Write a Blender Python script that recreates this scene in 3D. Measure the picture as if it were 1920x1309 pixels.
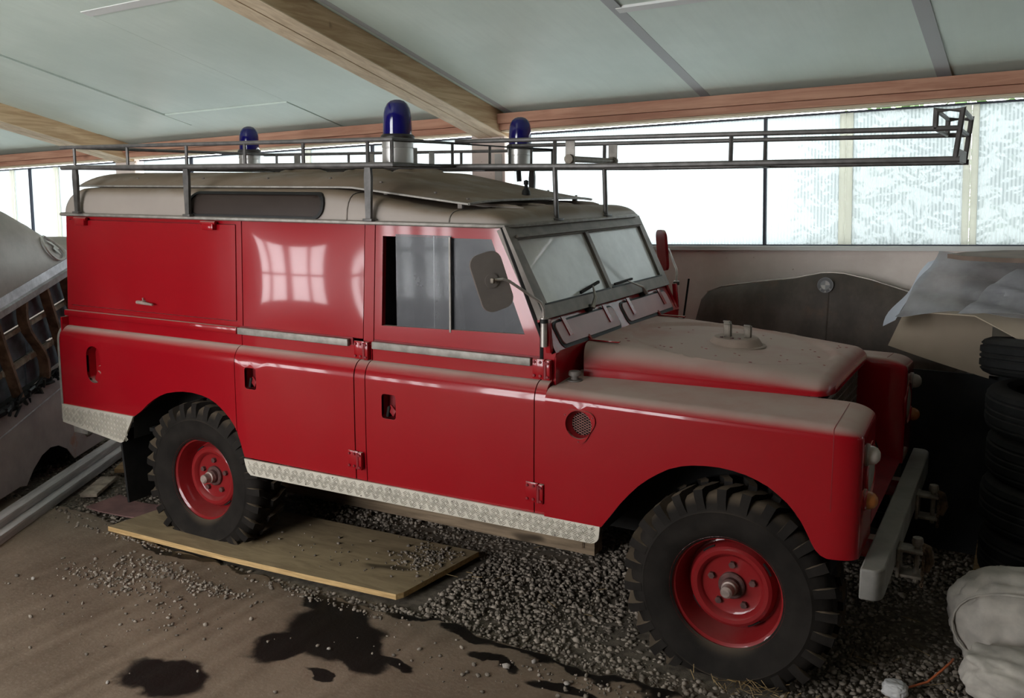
import bpy, bmesh, math, random
import numpy as np
from mathutils import Vector, Matrix
from mathutils.geometry import delaunay_2d_cdt
for o in list(bpy.data.objects): bpy.data.objects.remove(o, do_unlink=True)
scene = bpy.context.scene
COL = scene.collection
random.seed(7); RNG = np.random.default_rng(7)
R = math.radians

# ------------------------------------------------------------------ camera
CAM = Vector((3.6752, -4.0505, 1.8676))
yaw, pit, rol, FPX, CYP = -.5057, -.1321, .0014, 1739.4682, 572.2715
cf = Vector((math.sin(yaw)*math.cos(pit), math.cos(yaw)*math.cos(pit), math.sin(pit)))
cr0 = Vector((math.cos(yaw), -math.sin(yaw), 0)); cu0 = cr0.cross(cf)
cr = math.cos(rol)*cr0 + math.sin(rol)*cu0
cu = -math.sin(rol)*cr0 + math.cos(rol)*cu0
cam = bpy.data.cameras.new('camera'); camo = bpy.data.objects.new('camera', cam); COL.objects.link(camo)
mw = Matrix((cr, cu, -cf)).transposed().to_4x4(); mw.translation = CAM
camo.matrix_world = mw
cam.sensor_fit = 'HORIZONTAL'; cam.sensor_width = 36.0
cam.lens = FPX*36/1920; cam.shift_x = 0.0; cam.shift_y = (CYP-654.5)/1920
cam.clip_start = .05; cam.clip_end = 200
scene.camera = camo

# ------------------------------------------------------------------ light and exposure
SKY = 13.0
world = bpy.data.worlds.new('overcast_sky'); scene.world = world; world.use_nodes = True
bgn = world.node_tree.nodes['Background']
bgn.inputs[0].default_value = (.96, .985, 1.0, 1); bgn.inputs[1].default_value = SKY
scene.view_settings.view_transform = 'Standard'; scene.view_settings.look = 'None'
scene.view_settings.exposure = 0.22; scene.view_settings.gamma = 1.0
scene.view_settings.use_curve_mapping = False

# building frame (the shed is a little turned and tilted against the vehicle)
BX = Vector((0.99892563, -0.03120895, 0.03425761)); BY = Vector((0.03207157, 0.9991747, -0.02492659)); BZ = Vector((-0.0334514, 0.0259985, 0.99910214))
BP = Vector((2.71181197, 1.32988133, 1.32520684))
BM = Matrix((BX, BY, BZ)).transposed().to_4x4(); BM.translation = BP
def bl(x, y, z): return BP + BX*x + BY*y + BZ*z
SLOPE = R(12.217); CEZ = 1.06
def ceil_z(y): return CEZ - y*math.tan(SLOPE)

def portal(name, c, ux, uz, w, h):
    l = bpy.data.lights.new(name, 'AREA'); l.shape = 'RECTANGLE'; l.size = w; l.size_y = h; l.cycles.is_portal = True
    o = bpy.data.objects.new(name, l); COL.objects.link(o)
    n = ux.cross(uz)      # light shines along -Z local
    m = Matrix((ux, uz, n)).transposed().to_4x4(); m.translation = c; o.matrix_world = m

# ------------------------------------------------------------------ node materials
MATS = {}
class N:
    def __init__(s, name):
        s.m = bpy.data.materials.new(name); s.m.use_nodes = True
        s.t = s.m.node_tree; s.t.nodes.clear()
        s.out = s.n('ShaderNodeOutputMaterial')
    def n(s, typ, **kw):
        x = s.t.nodes.new(typ)
        for k, v in kw.items(): setattr(x, k, v)
        return x
    def l(s, a, b): s.t.links.new(a, b)
    def setin(s, node, key, v):
        if hasattr(v, 'is_linked') or hasattr(v, 'links'): s.l(v, node.inputs[key])
        else:
            if isinstance(v, (tuple, list)) and len(v) == 3 and node.inputs[key].type == 'RGBA': v = (*v, 1)
            node.inputs[key].default_value = v
    def coord(s, kind='Object'): return s.n('ShaderNodeTexCoord').outputs[kind]
    def mapping(s, vec, scale=(1, 1, 1), loc=(0, 0, 0), rot=(0, 0, 0)):
        m = s.n('ShaderNodeMapping'); s.l(vec, m.inputs[0]); m.inputs['Scale'].default_value = scale; m.inputs['Location'].default_value = loc; m.inputs['Rotation'].default_value = rot
        return m.outputs[0]
    def noise(s, scale, detail=4, rough=.55, vec=None, dist=0):
        x = s.n('ShaderNodeTexNoise'); x.inputs['Scale'].default_value = scale; x.inputs['Detail'].default_value = detail; x.inputs['Roughness'].default_value = rough; x.inputs['Distortion'].default_value = dist
        s.l(vec if vec is not None else s.coord(), x.inputs['Vector']); return x.outputs['Fac']
    def ramp(s, fac, a, b, v0=0., v1=1.):
        x = s.n('ShaderNodeMapRange'); x.interpolation_type = 'SMOOTHSTEP'
        s.l(fac, x.inputs[0]); x.inputs[1].default_value = a; x.inputs[2].default_value = b; x.inputs[3].default_value = v0; x.inputs[4].default_value = v1
        return x.outputs[0]
    def math(s, op, a, b=None):
        x = s.n('ShaderNodeMath', operation=op); s.setin(x, 0, a)
        if b is not None: s.setin(x, 1, b)
        return x.outputs[0]
    def mix(s, fac, a, b):
        x = s.n('ShaderNodeMix', data_type='RGBA'); s.setin(x, 0, fac)
        for i, v in ((6, a), (7, b)):
            if hasattr(v, 'links'): s.l(v, x.inputs[i])
            else: x.inputs[i].default_value = (*v, 1) if len(v) == 3 else v
        return x.outputs[2]
    def normz(s):
        g = s.n('ShaderNodeNewGeometry'); sp = s.n('ShaderNodeSeparateXYZ'); s.l(g.outputs['Normal'], sp.inputs[0]); return sp.outputs[2]
    def bump(s, h, strength=.3, dist=.01):
        b = s.n('ShaderNodeBump'); b.inputs['Strength'].default_value = strength; b.inputs['Distance'].default_value = dist; s.l(h, b.inputs['Height']); return b.outputs[0]
    def bsdf(s, color, rough=.5, metal=0., spec=.5, coat=0., normal=None, trans=0., ior=1.45, coat_rough=.05):
        p = s.n('ShaderNodeBsdfPrincipled')
        s.setin(p, 'Base Color', color); s.setin(p, 'Roughness', rough); s.setin(p, 'Metallic', metal)
        s.setin(p, 'Specular IOR Level', spec); s.setin(p, 'Coat Weight', coat); s.setin(p, 'Coat Roughness', coat_rough); s.setin(p, 'Transmission Weight', trans); s.setin(p, 'IOR', ior)
        if normal is not None: s.l(normal, p.inputs['Normal'])
        return p.outputs[0]
    def done(s, sh): s.l(sh, s.out.inputs[0]); MATS[s.m.name] = s.m; return s.m

def plain(name, color, rough=.6, metal=0., var=.25, scale=12., bump=.0, spec=.4, dust=0., dustcol=(.27, .22, .18)):
    k = N(name)
    f = k.noise(scale)
    dark = tuple(c*(1-var) for c in color); lite = tuple(min(1, c*(1+var)) for c in color)
    c = k.mix(k.ramp(f, .3, .7), dark, lite)
    rg = rough
    if dust > 0:
        d = k.math('MULTIPLY', k.ramp(k.normz(), .35, .95), k.ramp(k.noise(5, 5), .25, .6, dust*.6, dust))
        c = k.mix(d, c, dustcol); rg = k.math('MAXIMUM', k.math('MULTIPLY', d, .9), rough)
    nm = k.bump(k.noise(scale*6, 5), bump, .004) if bump else None
    return k.done(k.bsdf(c, rg, metal, spec, normal=nm))

def make_materials():
    # red paint that collects dust on whatever faces up
    for nm, base, fine in (('red_paint', (.29, .0042, .0095), 1), ('rim_red', (.23, .012, .014), 0)):
        k = N(nm)
        nz = k.normz()
        up = k.ramp(nz, .42, 1.0)
        patch = k.ramp(k.noise(3.5, 6, .6), .25, .62, .72, .97) if fine else k.ramp(k.noise(3.5, 6, .6), .3, .7, .0, .14)
        d = k.math('MULTIPLY', up, patch)
        thin = k.ramp(k.noise(2.2, 5), .45, .8, 0., .015)
        d = k.math('MAXIMUM', d, thin)
        c = k.mix(d, base, (.43, .325, .28))
        rg = k.ramp(d, .0, .6, .22 if fine else .32, .85)
        wob = k.bump(k.noise(2.3, 1), .045, .05)
        k.done(k.bsdf(c, rg, 0, .22, coat=k.ramp(d, 0., .5, .55, 0.), normal=wob))
    plain('red_edge', (.20, .006, .010), .5, var=.2)
    plain('roof_paint', (.33, .28, .25), .5, var=.06, scale=3, dust=.95, dustcol=(.215, .155, .108), spec=.3)
    plain('galvanised', (.27, .245, .22), .55, .3, var=.2, scale=25, dust=.5, dustcol=(.25, .21, .18))
    plain('frame_grey', (.20, .17, .15), .55, .2, var=.2, scale=10, dust=.6, dustcol=(.25, .21, .18))
    plain('rack_metal', (.10, .092, .088), .45, .3, var=.25, scale=20, dust=.55, dustcol=(.24, .22, .20))
    plain('checker', (.58, .53, .45), .42, .3, var=.10, scale=8)
    plain('tyre_rubber', (.016, .013, .011), .8, var=.3, scale=8, bump=.2, spec=.15, dust=.8, dustcol=(.17, .125, .085))
    plain('old_tyre', (.012, .012, .012), .8, var=.3, scale=10, bump=.2, spec=.2, dust=.5, dustcol=(.05, .045, .04))
    plain('rubber_black', (.012, .011, .011), .6, var=.3)
    plain('dark_under', (.010, .009, .008), .9, var=.3)
    plain('hub_metal', (.33, .25, .22), .5, .3, var=.3, scale=30)
    plain('hub_dark', (.10, .045, .04), .6, .1, var=.35, scale=40)
    plain('silver', (.62, .60, .58), .3, .7, var=.08, scale=10)
    plain('mirror_grey', (.17, .145, .13), .6, .1, var=.1, scale=9)
    plain('rust', (.10, .062, .036), .8, .2, var=.5, scale=30, bump=.3)
    plain('shackle_metal', (.19, .16, .13), .6, .4, var=.3, scale=30)
    plain('bumper_grey', (.19, .178, .162), .65, 0, var=.2, scale=9, dust=.5, dustcol=(.22, .19, .16))
    plain('lens_white', (.40, .35, .31), .25, var=.15)
    plain('lens_amber', (.38, .13, .035), .2, var=.15)
    plain('wiper_metal', (.42, .38, .35), .4, .6, var=.2)
    plain('seat_dark', (.03, .028, .03), .7, var=.3)
    plain('vent_mesh_paint', (.30, .13, .11), .6, var=.2, scale=30)
    # windows of the vehicle
    k = N('dusty_windscreen')
    f = k.ramp(k.noise(4, 6, .65), .38, .72, .80, .96)
    t = k.n('ShaderNodeBsdfTransparent')
    s = k.bsdf(k.mix(k.noise(6, 5), (.60, .575, .545), (.72, .70, .67)), .4, 0, .5, coat=.6)
    m = k.n('ShaderNodeMixShader'); k.l(f, m.inputs[0]); k.l(t.outputs[0], m.inputs[1]); k.l(s, m.inputs[2]); k.done(m.outputs[0])
    k = N('dusty_side_glass')
    f = k.ramp(k.noise(5, 6, .65), .3, .7, .45, .72)
    t = k.n('ShaderNodeBsdfTransparent'); t.inputs[0].default_value = (.7, .72, .75, 1)
    s = k.bsdf(k.mix(k.noise(4, 5), (.045, .046, .054), (.085, .083, .092)), .32, 0, .5, coat=.3)
    m = k.n('ShaderNodeMixShader'); k.l(f, m.inputs[0]); k.l(t.outputs[0], m.inputs[1]); k.l(s, m.inputs[2]); k.done(m.outputs[0])
    k = N('brown_alpine_glass'); k.done(k.bsdf(k.mix(k.noise(7), (.022, .014, .011), (.045, .031, .026)), .5, 0, .25))
    k = N('blue_lens')
    d = k.ramp(k.normz(), .5, 1., 0, .75)
    g = k.bsdf(k.mix(d, (.006, .005, .11), (.10, .08, .07)), k.ramp(d, 0, .5, .08, .7), 0, .6, trans=0, coat=.6)
    tl = k.n('ShaderNodeBsdfTranslucent'); tl.inputs[0].default_value = (.01, .01, .65, 1)
    m = k.n('ShaderNodeMixShader'); m.inputs[0].default_value = .16; k.l(g, m.inputs[1]); k.l(tl.outputs[0], m.inputs[2]); k.done(m.outputs[0])
    # timber
    def wood(name, a, b, rot=0, sc=1., rough=.75, axis=(1, 14, 14)):
        k = N(name); v = k.mapping(k.coord(), tuple(x*sc for x in axis))
        f = k.noise(2.2, 6, .6, v, .6)
        kn = k.ramp(k.noise(1.8, 2, .4, k.mapping(k.coord(), (1.2, 4, 4))), .68, .78)
        c = k.mix(k.ramp(f, .3, .72), a, b); c = k.mix(kn, c, tuple(x*.35 for x in a))
        k.done(k.bsdf(c, rough, 0, .3, normal=k.bump(f, .25, .004)))
    wood('rafter_wood', (.44, .28, .155), (.68, .49, .30), axis=(14, 1, 14))
    wood('rafter_pale', (.60, .47, .32), (.80, .66, .48), axis=(14, 1, 14))
    wood('plate_wood', (.40, .19, .125), (.56, .31, .21))
    wood('plate_pale', (.55, .44, .30), (.70, .60, .44))
    wood('old_beam', (.16, .112, .072), (.32, .23, .15))
    wood('plywood_face', (.23, .165, .095), (.36, .265, .155), axis=(2, 7, 7))
    wood('plywood_edge', (.42, .26, .11), (.62, .41, .19), axis=(3, 20, 40))
    wood('grey_plank', (.40, .38, .385), (.60, .57, .57), axis=(14, 1.5, 14))
    wood('pallet_wood', (.25, .15, .07), (.40, .26, .13))
    # building
    k = N('ceiling_board')
    f = k.noise(1.3, 6, .6); g = k.noise(3, 5, .6, k.mapping(k.coord(), (12, 1, 1)))
    c = k.mix(k.ramp(f, .3, .75), (.60, .69, .615), (.70, .785, .71)); c = k.mix(k.ramp(g, .35, .8, 0, .3), c, (.56, .635, .575))  # off-white boards tinted green, the light from the trees put into the colour
    k.done(k.bsdf(c, .45, 0, .4))
    k = N('ceiling_strip'); k.done(k.bsdf((.42, .43, .43), .6))
    k = N('cream_wall')
    f = k.noise(2.5, 6, .65); sp = k.ramp(k.noise(30, 3, .5), .70, .76)
    c = k.mix(k.ramp(f, .3, .75), (.70, .60, .545), (.84, .745, .69)); c = k.mix(sp, c, (.30, .19, .12))
    k.done(k.bsdf(c, .8, 0, .3, normal=k.bump(k.noise(60, 4), .15, .003)))
    k = N('white_frame'); k.done(k.bsdf(k.mix(k.noise(6), (.62, .62, .60), (.74, .74, .72)), .55))
    k = N('dark_strip'); k.done(k.bsdf((.05, .055, .08), .6))
    k = N('twinwall_panel')     # translucent ribbed plastic, a little see-through between the ribs
    v = k.mapping(k.coord(), (1, 1, .01))
    w = k.n('ShaderNodeTexWave'); w.bands_direction = 'X'; w.inputs['Scale'].default_value = 17; w.inputs['Distortion'].default_value = .35; k.l(v, w.inputs[0])
    rib = k.ramp(w.outputs[1], .30, .80)
    c = k.mix(rib, (.345, .362, .365), (.235, .258, .262))
    c = k.mix(k.ramp(k.noise(2.2, 5, .6), .4, .75, 0, .35), c, (.30, .32, .31))
    tl = k.n('ShaderNodeBsdfTranslucent'); k.l(c, tl.inputs[0])
    tr = k.n('ShaderNodeBsdfTransparent'); tr.inputs[0].default_value = (.55, .58, .58, 1)
    m0 = k.n('ShaderNodeMixShader'); k.l(k.ramp(w.outputs[1], .3, .8, .16, .30), m0.inputs[0]); k.l(tl.outputs[0], m0.inputs[1]); k.l(tr.outputs[0], m0.inputs[2])
    p = k.bsdf((.7, .73, .74), .3, 0, .5)
    m = k.n('ShaderNodeMixShader'); m.inputs[0].default_value = .12; k.l(m0.outputs[0], m.inputs[1]); k.l(p, m.inputs[2]); k.done(m.outputs[0])
    k = N('mullion_plastic')
    tl = k.n('ShaderNodeBsdfTranslucent'); tl.inputs[0].default_value = (.62, .63, .58, 1)
    m = k.n('ShaderNodeMixShader'); m.inputs[0].default_value = .5; k.l(tl.outputs[0], m.inputs[1]); k.l(k.bsdf((.66, .66, .62), .5), m.inputs[2]); k.done(m.outputs[0])
    plain('leaf', (.05, .11, .025), .6, var=.4, scale=8)
    plain('leaf_pale', (.11, .20, .05), .6, var=.3, scale=8)
    plain('inner_wall', (.38, .35, .32), .85, var=.15, scale=3)
    # ground
    k = N('concrete')
    co = k.coord()
    f = k.noise(1.6, 8, .65, co); fine = k.noise(60, 4, .6, co)
    c = k.mix(k.ramp(f, .28, .75), (.205, .150, .108), (.345, .262, .194))
    c = k.mix(k.ramp(fine, .45, .75, 0, .35), c, (.42, .345, .28))
    wet = None
    # oil stains: (x, y, rx, ry, rotation)
    warp = k.n('ShaderNodeTexNoise'); warp.inputs['Scale'].default_value = 3.2; warp.inputs['Detail'].default_value = 6; k.l(co, warp.inputs['Vector'])
    wv = k.n('ShaderNodeVectorMath', operation='SUBTRACT'); k.l(warp.outputs['Color'], wv.inputs[0]); wv.inputs[1].default_value = (.5, .5, .5)
    ws = k.n('ShaderNodeVectorMath', operation='SCALE'); k.l(wv.outputs[0], ws.inputs[0]); ws.inputs['Scale'].default_value = .34
    wa = k.n('ShaderNodeVectorMath', operation='ADD'); k.l(co, wa.inputs[0]); k.l(ws.outputs[0], wa.inputs[1])
    def stain(x, y, rx, ry, rot):
        v = k.mapping(wa.outputs[0], (1, 1, 1), (-x, -y, 0))
        v = k.mapping(v, (1/rx, 1/ry, 0), (0, 0, 0), (0, 0, -rot))
        ln = k.n('ShaderNodeVectorMath', operation='LENGTH'); k.l(v, ln.inputs[0])
        return k.ramp(ln.outputs['Value'], 1.12, .86)
    for s_ in STAINS:
        q = stain(*s_); wet = q if wet is None else k.math('MAXIMUM', wet, q)
    c = k.mix(k.math('MULTIPLY', wet, .97), c, (.0055, .005, .005))
    rg = k.ramp(wet, 0, 1, .85, .55)
    k.done(k.bsdf(c, rg, 0, .3, normal=k.bump(k.noise(45, 6, .7, co), .35, .006)))
    plain('gravel_soil', (.13, .105, .08), .95, var=.3, scale=30, bump=.6)
    k = N('stones')
    ge = k.n('ShaderNodeNewGeometry')
    cr_ = k.n('ShaderNodeValToRGB'); k.l(ge.outputs['Random Per Island'], cr_.inputs[0])
    e = cr_.color_ramp.elements; e[0].color = (.13, .106, .085, 1); e[1].color = (.35, .29, .238, 1)
    e2 = cr_.color_ramp.elements.new(.55); e2.color = (.21, .174, .14, 1)
    k.done(k.bsdf(cr_.outputs[0], .9, 0, .3))
    plain('flap_dusty_sky_pink', (.40, .215, .215), .4, var=.08, scale=5)  # dusty red flap paint, paled further to pink in place of reflected sky
    k = N('plastic_fold'); tl = k.n('ShaderNodeBsdfTranslucent'); tl.inputs[0].default_value = (.80, .84, .92, 1); m = k.n('ShaderNodeMixShader'); m.inputs[0].default_value = .5; k.l(k.bsdf((.78, .80, .86), .3), m.inputs[1]); k.l(tl.outputs[0], m.inputs[2]); k.done(m.outputs[0])
    plain('checker_bar', (.36, .325, .27), .45, .3, var=.1, scale=8)  # bars coloured darker than the plate in place of shadow and reflection contrast
    plain('dust_coat', (.30, .225, .185), .9, var=.12, scale=9)
    plain('pebble', (.34, .30, .265), .85, var=.2, scale=40)
    plain('straw', (.30, .20, .09), .8, var=.3)
    plain('red_mat', (.20, .105, .095), .9, var=.2, scale=9)
    # other things
    k = N('wreck_canopy')
    f = k.noise(3, 7, .65); c = k.mix(k.ramp(f, .3, .7), (.36, .32, .295), (.50, .455, .425))
    k.done(k.bsdf(c, .45, .25, .5))
    k = N('wreck_bare'); f = k.noise(6, 7, .7); k.done(k.bsdf(k.mix(k.ramp(f, .35, .65), (.42, .40, .43), (.72, .70, .74)), .4, .6))
    k = N('wreck_panel')
    f = k.noise(2.4, 7, .65); r_ = k.ramp(k.noise(3.1, 6, .7, None), .56, .70)
    c = k.mix(k.ramp(f, .3, .7), (.38, .31, .305), (.54, .45, .44)); c = k.mix(r_, c, (.48, .26, .17))
    k.done(k.bsdf(c, .6, .1, .4))
    plain('wreck_wood', (.38, .31, .245), .85, var=.35, scale=14, bump=.3)
    plain('wreck_slate', (.15, .165, .20), .7, var=.35, scale=9)
    plain('wreck_rib', (.22, .13, .09), .85, var=.4, scale=14)
    plain('black_rag', (.02, .02, .024), .5, var=.5, scale=20)
    plain('white_mark', (.85, .83, .80), .6, var=.1)
    k = N('old_bonnet')
    f = k.noise(4, 8, .7, k.mapping(k.coord(), (1.5, 1, 1))); r_ = k.ramp(k.noise(5, 7, .7), .52, .75, 0, .6)
    c = k.mix(k.ramp(f, .3, .75), (.07, .056, .047), (.13, .105, .088)); c = k.mix(r_, c, (.17, .10, .06))
    k.done(k.bsdf(c, .6, .1, .4))
    plain('bonnet_chrome', (.36, .32, .28), .4, .8, var=.2)
    plain('badge_blue', (.15, .145, .145), .4, var=.1)
    plain('badge_white', (.36, .33, .30), .4, var=.1)
    plain('badge_black', (.035, .03, .028), .4, var=.1)
    plain('black_board', (.016, .017, .018), .7, var=.4, scale=4)
    plain('cardboard', (.42, .34, .255), .85, var=.08, scale=3)
    plain('brown_board', (.20, .145, .115), .8, var=.2, scale=6)
    plain('brown_edge', (.30, .25, .215), .8, var=.2, scale=6)
    plain('sack_cloth', (.50, .45, .395), .8, var=.2, scale=9, bump=.3)
    plain('white_paper', (.55, .53, .52), .7, var=.1)
    plain('orange_cord', (.55, .14, .05), .5, var=.1)
    k = N('plastic_film')
    f = k.ramp(k.noise(5, 5, .6), .35, .7, .42, .66)
    t = k.n('ShaderNodeBsdfTransparent'); t.inputs[0].default_value = (.93, .93, .94, 1)
    s = k.bsdf((.56, .56, .58), .25, 0, .6)
    tl = k.n('ShaderNodeBsdfTranslucent'); tl.inputs[0].default_value = (.75, .77, .82, 1)
    m0 = k.n('ShaderNodeMixShader'); m0.inputs[0].default_value = .6; k.l(s, m0.inputs[1]); k.l(tl.outputs[0], m0.inputs[2])
    m = k.n('ShaderNodeMixShader'); k.l(f, m.inputs[0]); k.l(t.outputs[0], m.inputs[1]); k.l(m0.outputs[0], m.inputs[2]); k.done(m.outputs[0])
STAINS = [(.93, -1.80, .19, .125, .5), (1.22, -1.16, .22, .18, .5), (1.10, -1.38, .12, .12, 0), (1.45, -1.32, .20, .11, .6), (1.05, -1.0, .16, .07, .1), (1.32, -1.27, .22, .16, .8),
          (1.75, -.97, .14, .045, .1), (1.60, -1.26, .16, .04, .55), (2.25, -.985, .42, .035, -.12), (1.98, -1.10, .12, .03, .1), (.2, -.93, .6, .035, .02), (2.3, -1.12, .14, .03, .0), (1.40, -.90, .25, .04, 0), (1.42,-1.52,.09,.025,.7)]
make_materials()

# ------------------------------------------------------------------ mesh helpers
def link(name, me, mat, parent=None, smooth=None, label=None):
    if mat is not None and not me.materials:
        me.materials.append(MATS[mat])
    if smooth is not None and len(me.polygons):
        me.polygons.foreach_set('use_smooth', [True]*len(me.polygons))
        me.set_sharp_from_angle(angle=R(smooth))
        bt = bmesh.new(); bt.from_mesh(me)
        if any(q.is_boundary for q in bt.edges):
            for q in bt.edges:
                if q.is_boundary: q.smooth = False
            bt.to_mesh(me)
        bt.free()
    o = bpy.data.objects.new(name, me); COL.objects.link(o)
    if parent is not None: o.parent = parent
    if label: o['label'] = label
    return o
def pyd(name, v, f, mat, parent=None, smooth=None, fix=False, label=None):
    me = bpy.data.meshes.new(name); me.from_pydata([tuple(p) for p in v], [], [tuple(q) for q in f]); 
    if fix:
        b = bmesh.new(); b.from_mesh(me); bmesh.ops.remove_doubles(b, verts=b.verts, dist=1e-5); bmesh.ops.recalc_face_normals(b, faces=b.faces); b.to_mesh(me); b.free()
    me.update(); return link(name, me, mat, parent, smooth, label)
class MB:
    """collects shapes of ONE part"""
    def __init__(s): s.v = []; s.f = []
    def add(s, v, f):
        o = len(s.v); s.v += [tuple(p) for p in v]; s.f += [tuple(i+o for i in q) for q in f]; return s
    def box(s, c, d, rot=None, bev=0):
        b = bmesh.new(); bmesh.ops.create_cube(b, size=1)
        for q in b.verts: q.co = Vector((q.co.x*d[0], q.co.y*d[1], q.co.z*d[2]))
        if bev: bmesh.ops.bevel(b, geom=b.edges[:], offset=bev, segments=2, profile=.5, affect='EDGES')
        M = Matrix.Translation(Vector(c)) @ (rot.to_4x4() if rot is not None else Matrix())
        b.verts.index_update()
        s.add([M @ q.co for q in b.verts], [[q.index for q in fc.verts] for fc in b.faces]); b.free(); return s
    def tube(s, pts, r, seg=8, closed=False, cap=True):
        pts = [Vector(p) for p in pts]; n = len(pts); rings = []
        rr = r if isinstance(r, (list, tuple)) else [r]*n
        prev = None
        for i in range(n):
            a = pts[i]-pts[i-1] if (i > 0 or closed) else pts[1]-pts[0]
            c = pts[(i+1) % n]-pts[i] if (i < n-1 or closed) else a
            a = a.normalized(); c = c.normalized(); t = (a+c)
            t = t.normalized() if t.length > 1e-6 else a
            k = 1/max(.35, math.sqrt(max(0, (1+a.dot(c))/2)))
            if prev is None:
                up = Vector((0, 0, 1)) if abs(t.z) < .9 else Vector((0, 1, 0))
                u = t.cross(up).normalized()
            else:
                u = (prev - t*prev.dot(t)).normalized()
            w = t.cross(u); prev = u
            bis = (c-a); 
            ring = []
            for j in range(seg):
                an = 2*math.pi*(j+.5)/seg
                d = u*math.cos(an)+w*math.sin(an)
                if bis.length > 1e-4:
                    bn = bis.normalized(); bn = (bn - t*bn.dot(t))
                    if bn.length > 1e-6:
                        bn.normalize(); d = d + bn*(d.dot(bn))*(k-1)
                ring.append(pts[i]+d*rr[i])
            rings.append(ring)
        v = [p for q in rings for p in q]; f = []
        m = n if closed else n-1
        for i in range(m):
            for j in range(seg):
                a0 = i*seg+j; a1 = i*seg+(j+1) % seg; b0 = ((i+1) % n)*seg+j; b1 = ((i+1) % n)*seg+(j+1) % seg
                f.append((a0, a1, b1, b0))
        if cap and not closed:
            f.append(tuple(reversed(range(seg)))); f.append(tuple((n-1)*seg+j for j in range(seg)))
        return s.add(v, f)
    def rev(s, prof, o, axis='z', seg=24, a0=0, a1=2*math.pi, M=None):
        """prof = [(r, h)]; revolve about axis through o"""
        o = Vector(o); full = abs(a1-a0-2*math.pi) < 1e-6; ns = seg if full else seg+1; v = []
        for i in range(ns):
            a = a0+(a1-a0)*i/seg
            for r, h in prof:
                if axis == 'z': p = Vector((r*math.cos(a), r*math.sin(a), h))
                elif axis == 'y': p = Vector((r*math.cos(a), h, -r*math.sin(a)))
                else: p = Vector((h, r*math.cos(a), r*math.sin(a)))
                if M is not None: p = M @ p
                v.append(o+p)
        m = len(prof); f = []
        for i in range(seg):
            j = (i+1) % ns
            for q in range(m-1): f.append((i*m+q, j*m+q, j*m+q+1, i*m+q+1))
        return s.add(v, f)
    def plate(s, pts, O, U, V, t, t0=0.):
        """polygon pts (u,v) on plane O,U,V extruded from t0 to t along UxV"""
        O = Vector(O); U = Vector(U); V = Vector(V); Nn = U.cross(V).normalized(); n = len(pts)
        v = [O+U*a+V*b+Nn*t0 for a, b in pts]+[O+U*a+V*b+Nn*t for a, b in pts]
        f = [tuple(reversed(range(n))), tuple(range(n, 2*n))]+[(i, (i+1) % n, n+(i+1) % n, n+i) for i in range(n)]
        return s.add(v, f)
    def ringplate(s, outer, inner, O, U, V, t, t0=0.):
        O = Vector(O); U = Vector(U); V = Vector(V); Nn = U.cross(V).normalized(); n = len(outer)
        P = lambda q, h: O+U*q[0]+V*q[1]+Nn*h
        v = [P(q, t0) for q in outer]+[P(q, t0) for q in inner]+[P(q, t) for q in outer]+[P(q, t) for q in inner]; f = []
        for i in range(n):
            j = (i+1) % n
            f += [(2*n+i, 2*n+j, 3*n+j, 3*n+i), (i, n+i, n+j, j), (i, j, 2*n+j, 2*n+i), (n+i, 3*n+i, 3*n+j, n+j)]
        return s.add(v, f)
    def build(s, name, mat, parent=None, smooth=35, fix=True, label=None):
        return pyd(name, s.v, s.f, mat, parent, smooth, fix, label)

def rrect(x0, x1, y0, y1, r, n=5):
    p = []
    for cx, cy, a in ((x1-r, y0+r, -90), (x1-r, y1-r, 0), (x0+r, y1-r, 90), (x0+r, y0+r, 180)):
        for i in range(n+1):
            t = R(a+90*i/n); p.append((cx+r*math.cos(t), cy+r*math.sin(t)))
    return p
def circ(cx, cy, r, n=24): return [(cx+r*math.cos(2*math.pi*i/n), cy+r*math.sin(2*math.pi*i/n)) for i in range(n)]
def inpoly(x, z, P):
    c = False; n = len(P); j = n-1
    for i in range(n):
        xi, zi = P[i]; xj, zj = P[j]
        if (zi > z) != (zj > z) and x < (xj-xi)*(z-zi)/(zj-zi)+xi: c = not c
        j = i
    return c
def subdiv(P, xl, zl):
    out = []; n = len(P)
    for i in range(n):
        (x0, z0), (x1, z1) = P[i], P[(i+1) % n]
        ts = [0.]
        for L, a, b in ((xl, x0, x1), (zl, z0, z1)):
            if abs(b-a) > 1e-9:
                for q in L:
                    t = (q-a)/(b-a)
                    if 1e-4 < t < 1-1e-4: ts.append(t)
        ts = sorted(ts); tt = []
        for t in ts:
            if not tt or t-tt[-1] > 1e-4: tt.append(t)
        out += [(x0+(x1-x0)*t, z0+(z1-z0)*t) for t in tt]
    return out
def segd(p, a, b):
    ax, ay = a; bx, by = b; dx, dy = bx-ax, by-ay; L = dx*dx+dy*dy
    t = 0 if L < 1e-12 else max(0, min(1, ((p[0]-ax)*dx+(p[1]-ay)*dy)/L))
    return math.hypot(p[0]-ax-t*dx, p[1]-ay-t*dy)
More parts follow.
